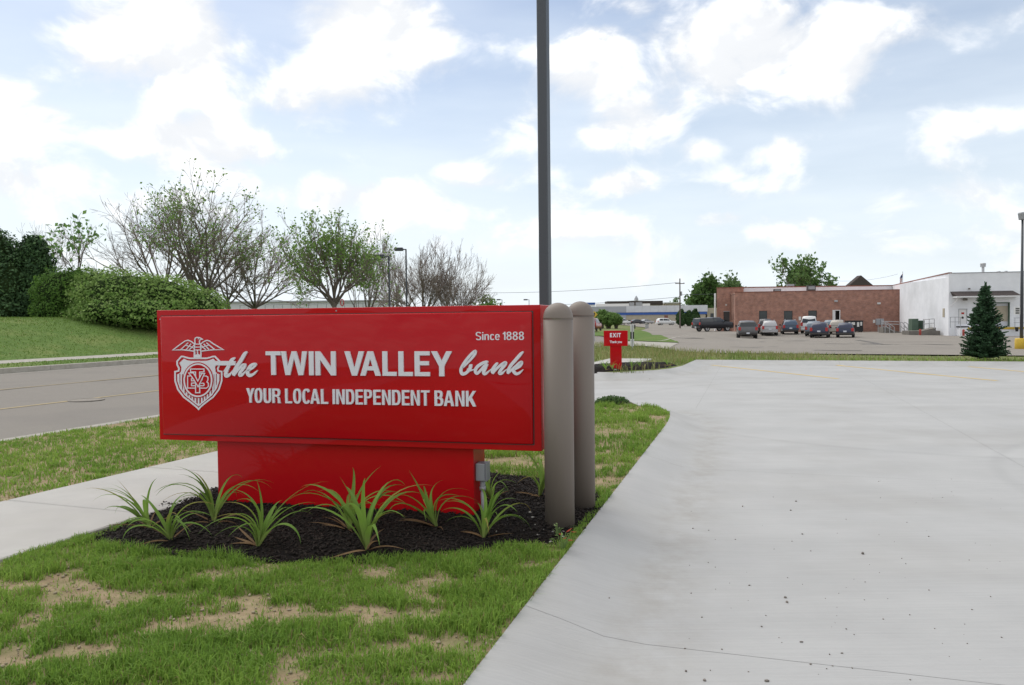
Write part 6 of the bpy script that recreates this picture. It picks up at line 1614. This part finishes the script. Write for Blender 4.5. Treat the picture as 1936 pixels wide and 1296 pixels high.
# ---------------------------------------------------------------- parked vehicles
def paintm(name, c, rough=.3): return pm(name, c, rough=rough, coat=.4, metallic=.1, spec=.35)
PAINT = {k: paintm('car_paint_' + k, c) for k, c in dict(black=(.008, .009, .015), grey=(.12, .12, .125), silver=(.40, .40, .41), blue=(.045, .075, .12), white=(.66, .66, .66), slate=(.14, .18, .22), navy=(.025, .032, .065), red=(.30, .02, .02), tan=(.34, .31, .27), dark=(.035, .037, .044)).items()}
SHAPES = {  # stations from rear to front: (y fraction, half-width factor, sill, belt, roof, roof half-width factor)
    'suv': [(-.50, .90, .50, .78, .80, .86), (-.485, .97, .34, 1.00, 1.06, .86), (-.46, .99, .30, 1.03, 1.38, .74), (-.40, 1, .28, 1.04, .975, .70), (-.2, 1, .26, 1.03, 1.0, .72), (.06, 1, .26, 1.02, .985, .71), (.14, 1, .26, 1.02, 1.42, .74), (.235, 1, .26, 1.01, 1.03, .84), (.36, .98, .26, .97, .985, .80), (.46, .95, .28, .88, .90, .76), (.50, .84, .34, .66, .68, .70)],
    'sedan': [(-.50, .86, .42, .72, .74, .80), (-.47, .95, .32, .92, .94, .82), (-.37, .99, .26, .95, .97, .80), (-.24, 1, .24, .95, 1.36, .66), (-.12, 1, .24, .94, 1.0, .66), (.05, 1, .24, .93, .985, .66), (.16, 1, .24, .92, 1.18, .72), (.25, 1, .24, .91, .93, .82), (.38, .98, .24, .85, .865, .78), (.46, .94, .26, .74, .755, .74), (.50, .82, .32, .58, .60, .68)],
    'pickup': [(-.50, .95, .58, 1.18, 1.20, .90), (-.49, .99, .46, 1.26, 1.29, .90), (-.475, .99, .44, 1.28, .955, .76), (-.40, 1, .40, 1.28, .96, .76), (-.12, 1, .40, 1.28, .965, .76), (-.09, 1, .40, 1.28, 1.0, .74), (.13, 1, .40, 1.28, 1.0, .73), (.19, 1, .40, 1.28, 1.66, .76), (.265, 1, .40, 1.28, 1.33, .84), (.40, .99, .40, 1.27, 1.30, .84), (.475, .97, .42, 1.20, 1.23, .82), (.50, .90, .46, 1.02, 1.04, .80)],
    'van': [(-.50, .92, .50, .80, .82, .88), (-.49, .98, .34, 1.05, 1.10, .88), (-.47, .99, .30, 1.08, .94, .74), (-.42, 1, .28, 1.08, .99, .74), (-.1, 1, .28, 1.07, 1.0, .75), (.18, 1, .28, 1.05, .97, .74), (.27, 1, .28, 1.03, 1.40, .78), (.34, 1, .28, 1.02, 1.05, .84), (.44, .97, .28, .95, .97, .80), (.50, .86, .34, .70, .72, .72)]}
def vehicle(name, label, kind, paint, L_, W_, H_, px, D, rz, belt=None, group='vehicles parked in front of the brick building', cap=False, rack=False, z=None):
    p = place(px, D); o = thing(name, label, {'suv': 'car', 'sedan': 'car', 'pickup': 'pickup', 'van': 'van'}[kind], (p.x, p.y, p.z + .035 if z is None else z), rz, group)
    st = SHAPES[kind]; hs = H_ / {'suv': 1.70, 'sedan': 1.45, 'pickup': 1.90, 'van': 1.78}[kind]
    rings = []
    for (y, wf, zs, zb, zr, rw) in st:
        w = W_ / 2 * wf; s_, b_ = zs * hs, zb * hs
        rf = zr * hs if zr > 1.001 or zr < .93 else zr * H_
        if zr <= 1.001 and zr >= .93 and kind == 'sedan' and (y < -.3 or y > .2): rf = zr * hs
        if zr in (.97, .985, .90) and kind in ('suv', 'van') and y > .3: rf = zr * hs
        rf = max(rf, b_ + .01); r2 = W_ / 2 * rw; y_ = y * L_
        rings.append([(0, y_, s_), (w * .88, y_, s_), (w * .98, y_, s_ + .10), (w, y_, (s_ + b_) * .5), (w * .985, y_, b_ - .06), (w * .95, y_, b_), (r2 + (w * .95 - r2) * .12, y_, b_ + (rf - b_) * .86), (r2 * .88, y_, rf - (.015 if rf - b_ > .1 else 0)), (0, y_, rf + .012)])
    n = len(rings[0]); V, F = [], []
    for rg in rings:
        V += rg + [(-x, y, zz) for x, y, zz in rg[-2:0:-1]]
    m = 2 * n - 2
    for i in range(len(rings) - 1):
        for j in range(m): F.append((i * m + j, i * m + (j + 1) % m, (i + 1) * m + (j + 1) % m, (i + 1) * m + j))
    F.append(tuple(range(m - 1, -1, -1))); F.append(tuple((len(rings) - 1) * m + j for j in range(m)))
    MB().add(V, F).build('body', PAINT[paint], o, smooth=R(38))
    # glass laid on the greenhouse
    def glass(name, quads, mat='glass'):
        MB().add([q for qd in quads for q in qd], [tuple(4 * i + j for j in range(4)) for i in range(len(quads))]).build(name, mat, o)
    def lerp(a, b, t): return tuple(a[k] + (b[k] - a[k]) * t for k in range(3))
    tall = [i for i, rg in enumerate(rings) if rg[7][2] - rg[5][2] > .25 * hs]
    i0, i1 = tall[0], tall[-1]
    for sg in (1, -1):
        def e(i, t, off=.012): a, b = rings[i][5], rings[i][6]; q = lerp(a, b, t); return ((q[0] + off) * sg, q[1], q[2] + .0)
        full = [i for i in tall if rings[i][7][2] > .86 * H_]
        cuts = [full[0], full[len(full) // 2], full[-1]] if len(full) > 2 else [full[0], full[-1]]
        for a_, b_ in zip(cuts[:-1], cuts[1:]):
            q0, q1, q2_, q3 = e(a_, .10), e(b_, .10), e(b_, .93), e(a_, .93)
            dy = .05 if q1[1] > q0[1] else -.05
            glass('side_window', [[(q0[0], q0[1] + dy, q0[2]), (q1[0], q1[1] - dy, q1[2]), (q2_[0], q2_[1] - dy, q2_[2]), (q3[0], q3[1] + dy, q3[2])]])
        if cuts[-1] < i1 or True:
            b_ = cuts[-1]; nx_ = min(b_ + 1, len(rings) - 1); q0, q1, q2_ = e(b_, .1), e(nx_, .05), e(b_, .9)
            if rings[nx_][7][2] - rings[nx_][5][2] > .1: glass('side_window', [[q0, (q1[0], q1[1], q1[2]), e(nx_, .85), q2_]])
    def across(ia, ta, ib, tb, dy, name):
        a1 = lerp(rings[ia][5], rings[ia][6], ta); b1 = lerp(rings[ib][5], rings[ib][6], tb)
        glass(name, [[(-a1[0] * .93, a1[1] + dy, a1[2]), (a1[0] * .93, a1[1] + dy, a1[2]), (b1[0] * .93, b1[1] + dy, b1[2] + .01), (-b1[0] * .93, b1[1] + dy, b1[2] + .01)]])
    rear = max(0, tall[0] - 1)
    across(rear, .9 if rings[rear][7][2] - rings[rear][5][2] > .02 else .5, tall[0] if rings[tall[0]][7][2] > .86 * H_ else tall[0] + 1, .90, -.02, 'rear_window')
    fr_ = i1 if rings[i1][7][2] > .86 * H_ else i1 - 1
    across(min(fr_ + 2, len(rings) - 1), .5, fr_, .92, .03, 'windshield')
    # wheels
    wr = {'suv': .36, 'sedan': .33, 'pickup': .42, 'van': .35}[kind]; tr = W_ / 2 - .12
    for sx in (1, -1):
        for yy in (-.30 if kind != 'pickup' else -.29, .31):
            w = thing('wheel', None, None, (sx * tr, yy * L_, wr - .01)); w.parent = o
            T = MB(); prof = [(.10, wr * .70), (.115, wr * .85), (.10, wr * .98), (.06, wr), (-.06, wr), (-.10, wr * .98), (-.115, wr * .85), (-.10, wr * .70)]
            nn = 20; VV = [(a, r * math.cos(2 * math.pi * j / nn), r * math.sin(2 * math.pi * j / nn)) for a, r in prof for j in range(nn)]
            FF = [(i * nn + j, i * nn + (j + 1) % nn, (i + 1) * nn + (j + 1) % nn, (i + 1) * nn + j) for i in range(len(prof) - 1) for j in range(nn)]
            T.add(VV, FF).build('tyre', 'tyre', w, smooth=R(40))
            MB().tube([(-.07, 0, 0), (.085 * 1, 0, 0)] if sx > 0 else [(.07, 0, 0), (-.085, 0, 0)], wr * .69, 16).build('rim', 'rim', w)
            MB().tube([(sx * .113 * 0 + sx * .0, 0, 0), (sx * .118, 0, 0)], wr * .2, 10).build('hub', 'dark_frame', w)
    # lamps, bumpers, plate, mirrors
    ry = -.5 * L_; b0 = rings[1]; zt_ = b0[5][2]
    for sx in (1, -1):
        x0 = W_ / 2 * .97
        tl = (zt_ - .36 * hs, zt_ - .02) if kind != 'sedan' else (zt_ - .2, zt_ - .02)
        if kind in ('suv', 'van'): tl = (zt_ - .28 * hs, zt_ + .10 * hs)
        MB().box(*sorted((sx * (x0 - .26), sx * (x0 - .0))), ry - .012, ry + .10, *tl).build('tail_light', 'tail', o, bevel=.02)
        MB().box(*sorted((sx * (W_ / 2 * .86 - .26), sx * (W_ / 2 * .86))), .478 * L_, .492 * L_, zt_ - .32 * hs, zt_ - .14 * hs).build('headlight', 'lamp_clear', o, bevel=.02)
        MB().box(*sorted((sx * (W_ / 2 * .98), sx * (W_ / 2 + .17))), .19 * L_, .19 * L_ + .10, rings[5][5][2] - .02, rings[5][5][2] + .14).build('mirror', 'black' if paint != 'white' else PAINT['white'], o, bevel=.02)
    MB().box(-W_ / 2 * .93, W_ / 2 * .93, ry - .06, ry + .12, rings[1][0][2] + .02, rings[1][0][2] + .22).build('rear_bumper', 'dark_frame' if paint not in ('silver', 'white', 'tan') else PAINT[paint], o, bevel=.04)
    MB().box(-W_ / 2 * .86, W_ / 2 * .86, .47 * L_, .505 * L_, rings[-1][0][2] - .04, rings[-1][0][2] + .16).build('front_bumper', 'dark_frame' if paint not in ('silver', 'white', 'tan') else PAINT[paint], o, bevel=.04)
    pz = zt_ - .36 * hs if kind != 'pickup' else rings[1][0][2] + .08
    MB().box(-.16, .16, ry - .075 if kind == 'pickup' else ry - .03, ry - .062 if kind == 'pickup' else ry - .0, pz, pz + .15).build('licence_plate', 'plate', o)
    if kind == 'suv' and rack:
        for sx in (1, -1): MB().tube([(sx * W_ * .30, -.36 * L_, H_ + .0), (sx * W_ * .30, -.33 * L_, H_ + .06), (sx * W_ * .30, .02 * L_, H_ + .06), (sx * W_ * .30, .05 * L_, H_ + .0)], .022, 6).build('roof_rail', 'galv', o)
    return o
A = -FA
vehicle('pickup_truck', 'black pickup with a bed cap parked side-on at the left of the lot', 'pickup', 'black', 5.7, 1.95, 1.92, 1348, 107, R(-66), z=None)
vehicle('pickup_truck', 'dark grey pickup with bed cap seen from behind', 'pickup', 'grey', 5.6, 2.0, 1.93, 1412, 84.5, A + R(3))
vehicle('parked_car', 'pale car mostly hidden behind the dark grey pickup', 'suv', 'tan', 4.6, 1.8, 1.75, 1409, 91, A + R(3))
vehicle('parked_car', 'silver hatch-backed car with roof rails seen from behind', 'suv', 'silver', 4.4, 1.82, 1.72, 1454, 92.5, A + R(2), rack=True)
vehicle('parked_car', 'dark car tucked between the grey pickup and the silver car', 'suv', 'dark', 4.5, 1.8, 1.78, 1446, 97, A + R(2))
vehicle('parked_car', 'slate blue car seen from behind under the second window', 'suv', 'blue', 4.4, 1.85, 1.70, 1492.5, 95.5, A + R(2), rack=True)
vehicle('parked_van', 'white van seen from behind under the third window', 'van', 'white', 5.2, 1.95, 2.15, 1531, 98, A + R(-6))
vehicle('parked_car', 'pale blue-grey car between the white van and the navy car', 'suv', 'slate', 4.4, 1.8, 1.68, 1540, 90, A + R(-8))
vehicle('parked_car', 'navy car with bright chrome strip and wide tail lights', 'suv', 'navy', 4.7, 1.86, 1.68, 1551, 85, A + R(-8))
vehicle('parked_car', 'tan car just left of the dark blue hatchback', 'suv', 'tan', 4.5, 1.82, 1.72, 1584, 94, A + R(-8))
vehicle('parked_car', 'pale car far behind the tan car near the brick door', 'suv', 'slate', 4.4, 1.78, 1.68, 1571, 101, A + R(-8))
vehicle('parked_car', 'dark blue hatchback at the right end of the parked cars', 'suv', 'navy', 4.3, 1.78, 1.56, 1599, 84.5, A + R(-8))
GF = 'cars parked before the blue-banded building'
vehicle('parked_car', 'white car parked side-on before the blue-banded building', 'suv', 'white', 4.6, 1.85, 1.68, 1259, 190, R(-80), group=GF)
vehicle('parked_car', 'silver sedan parked left of the white side-on car', 'sedan', 'silver', 4.7, 1.8, 1.40, 1222, 232, R(-62), group=GF)
vehicle('parked_car', 'dark sedan parked between the shrub and the silver sedan', 'sedan', 'dark', 4.7, 1.8, 1.40, 1205, 228, R(-70), group=GF)
vehicle('parked_car', 'white car peeping out right of the roadside shrub', 'suv', 'white', 4.5, 1.8, 1.65, 1178, 215, R(-50), group=GF)
vehicle('red_car', 'red car on the road, half hidden by the farther bollard', 'suv', 'red', 4.5, 1.85, 1.75, 1121, 108, R(-18), group='moving traffic')

# ---------------------------------------------------------------- person in the brick doorway
def person():
    x = (lx(1574) + lx(1588.5)) / 2 + .12
    o = thing('person', 'person in a red shirt and dark trousers standing in the brick doorway', 'person', (0, 0, 0), 0)
    c, s = math.cos(brz), math.sin(brz); y = -.25
    o.location = (BR0.x + c * x - s * y, BR0.y + s * x + c * y, bz + .12); o.rotation_euler = (0, 0, brz)
    V = [(0, 0, .95), (0, 0, 1.12), (0, 0, 1.38), (0, 0, 1.48), (0, -.01, 1.60), (0, -.01, 1.72), (.17, 0, 1.40), (.24, -.02, 1.14), (.22, -.10, .92), (.22, -.12, .84), (-.17, 0, 1.40), (-.24, -.02, 1.14), (-.22, -.10, .92), (-.22, -.12, .84), (.09, 0, .88), (.10, -.02, .50), (.10, .01, .08), (.10, -.12, .03), (-.09, 0, .88), (-.10, -.02, .50), (-.10, .01, .08), (-.10, -.12, .03)]
    E = [(0, 1), (1, 2), (2, 3), (3, 4), (4, 5), (2, 6), (6, 7), (7, 8), (8, 9), (2, 10), (10, 11), (11, 12), (12, 13), (0, 14), (14, 15), (15, 16), (16, 17), (0, 18), (18, 19), (19, 20), (20, 21)]
    rad = [.15, .14, .16, .065, .085, .075, .075, .055, .042, .035, .075, .055, .042, .035, .10, .07, .05, .045, .10, .07, .05, .045]
    me = bpy.data.meshes.new('body'); me.from_pydata(V, E, []); b = bpy.data.objects.new('body', me); COL.objects.link(b)
    m = b.modifiers.new('Skin', 'SKIN')
    for i, r in enumerate(rad): me.skin_vertices[0].data[i].radius = (r, r * .8)
    me.skin_vertices[0].data[0].use_root = True
    b.modifiers.new('Sub', 'SUBSURF').levels = 1
    dg = bpy.context.evaluated_depsgraph_get(); m2 = bpy.data.meshes.new_from_object(b.evaluated_get(dg), depsgraph=dg)
    bpy.data.objects.remove(b)
    for n_, c_ in (('shirt', (.26, .09, .09)), ('trousers', (.02, .022, .035)), ('skin', (.36, .22, .16)), ('hair', (.05, .035, .025))): m2.materials.append(pm('person_' + n_, c_, rough=.8))
    for f in m2.polygons:
        z = f.center.z; f.use_smooth = True
        f.material_index = 3 if z > 1.70 or (z > 1.6 and f.center.y > .02) else 2 if z > 1.47 or (abs(f.center.x) > .18 and z < 1.1) else 0 if z > .95 else 1
    bo = bpy.data.objects.new('body', m2); link(bo, o)
person()

# ---------------------------------------------------------------- small weeds and stones by the bollards
def weed(label, px, py, n, size, cols, seed):
    g = gp(px, py, 0.0); r = random.Random(seed); o = thing('weed', label, 'weed', (g.x, g.y, 0), 0, 'weeds at the lawn edge')
    for i in range(n):
        a = r.uniform(0, 6.28); h = r.uniform(.3, 1) * size; d = r.uniform(.1, .5) * size
        p = np.array((math.cos(a) * d, math.sin(a) * d, h)); t = np.array((math.cos(a), math.sin(a), r.uniform(-.2, .6))); t /= np.linalg.norm(t); sd = np.cross(t, (0, 0, 1)); sd /= np.linalg.norm(sd)
        L_ = size * r.uniform(.25, .42); w = L_ * .45
        V = [p, p + t * L_ * .4 + sd * w * .5, p + t * L_, p + t * L_ * .4 - sd * w * .5, (0, 0, -.01), (.003, 0, -.01)]
        c = np.array(r.choice(cols)) * r.uniform(.8, 1.2)
        np_mesh('leaf', np.array(V), np.array([(0, 1, 2, 3), (4, 5, 0, 0)]) if False else np.array([(0, 1, 2, 3)]), 'leaf', np.tile(c, (6, 1)), parent=o)
        MB().tube([(0, 0, -.01), tuple(p)], .0016, 4).build('stem', 'green_stem', o)
M['green_stem'] = pm('green_stem', (.14, .22, .06), rough=.7)
weed('leafy weed with one red leaf beside the concrete edge near the bollards', 1062, 1042, 16, .13, [(.2, .32, .1), (.16, .27, .07), (.2, .3, .09), (.45, .08, .05)], 3)
weed('pale weed right in front of the nearer bollard', 1054, 1014, 10, .08, [(.28, .36, .16), (.22, .32, .11)], 4)
weed('small round-leaved weed on the lawn before the mulch bed', 765, 1082, 8, .05, [(.2, .34, .1)], 5)
M['pale_stone'] = pm('pale_stone', (.42, .40, .36), (.3, .28, .25), 20, .9)
r2 = random.Random(9); pp = []
for _ in range(46):
    px, py = r2.gauss(1030, 45), r2.uniform(965, 1022)
    g = gp(px, py, .03)
    if inside(MUL, np.array([g.x]), np.array([g.y]))[0]: pp.append((g.x, g.y, float(mul_z(np.array([g.x]), np.array([g.y]))[0]), r2.choice((.004, .006, .008, .012))))
pebbles('bed_stones', pp, 'pale_stone', 'few pale stones in the mulch around the bollard feet')
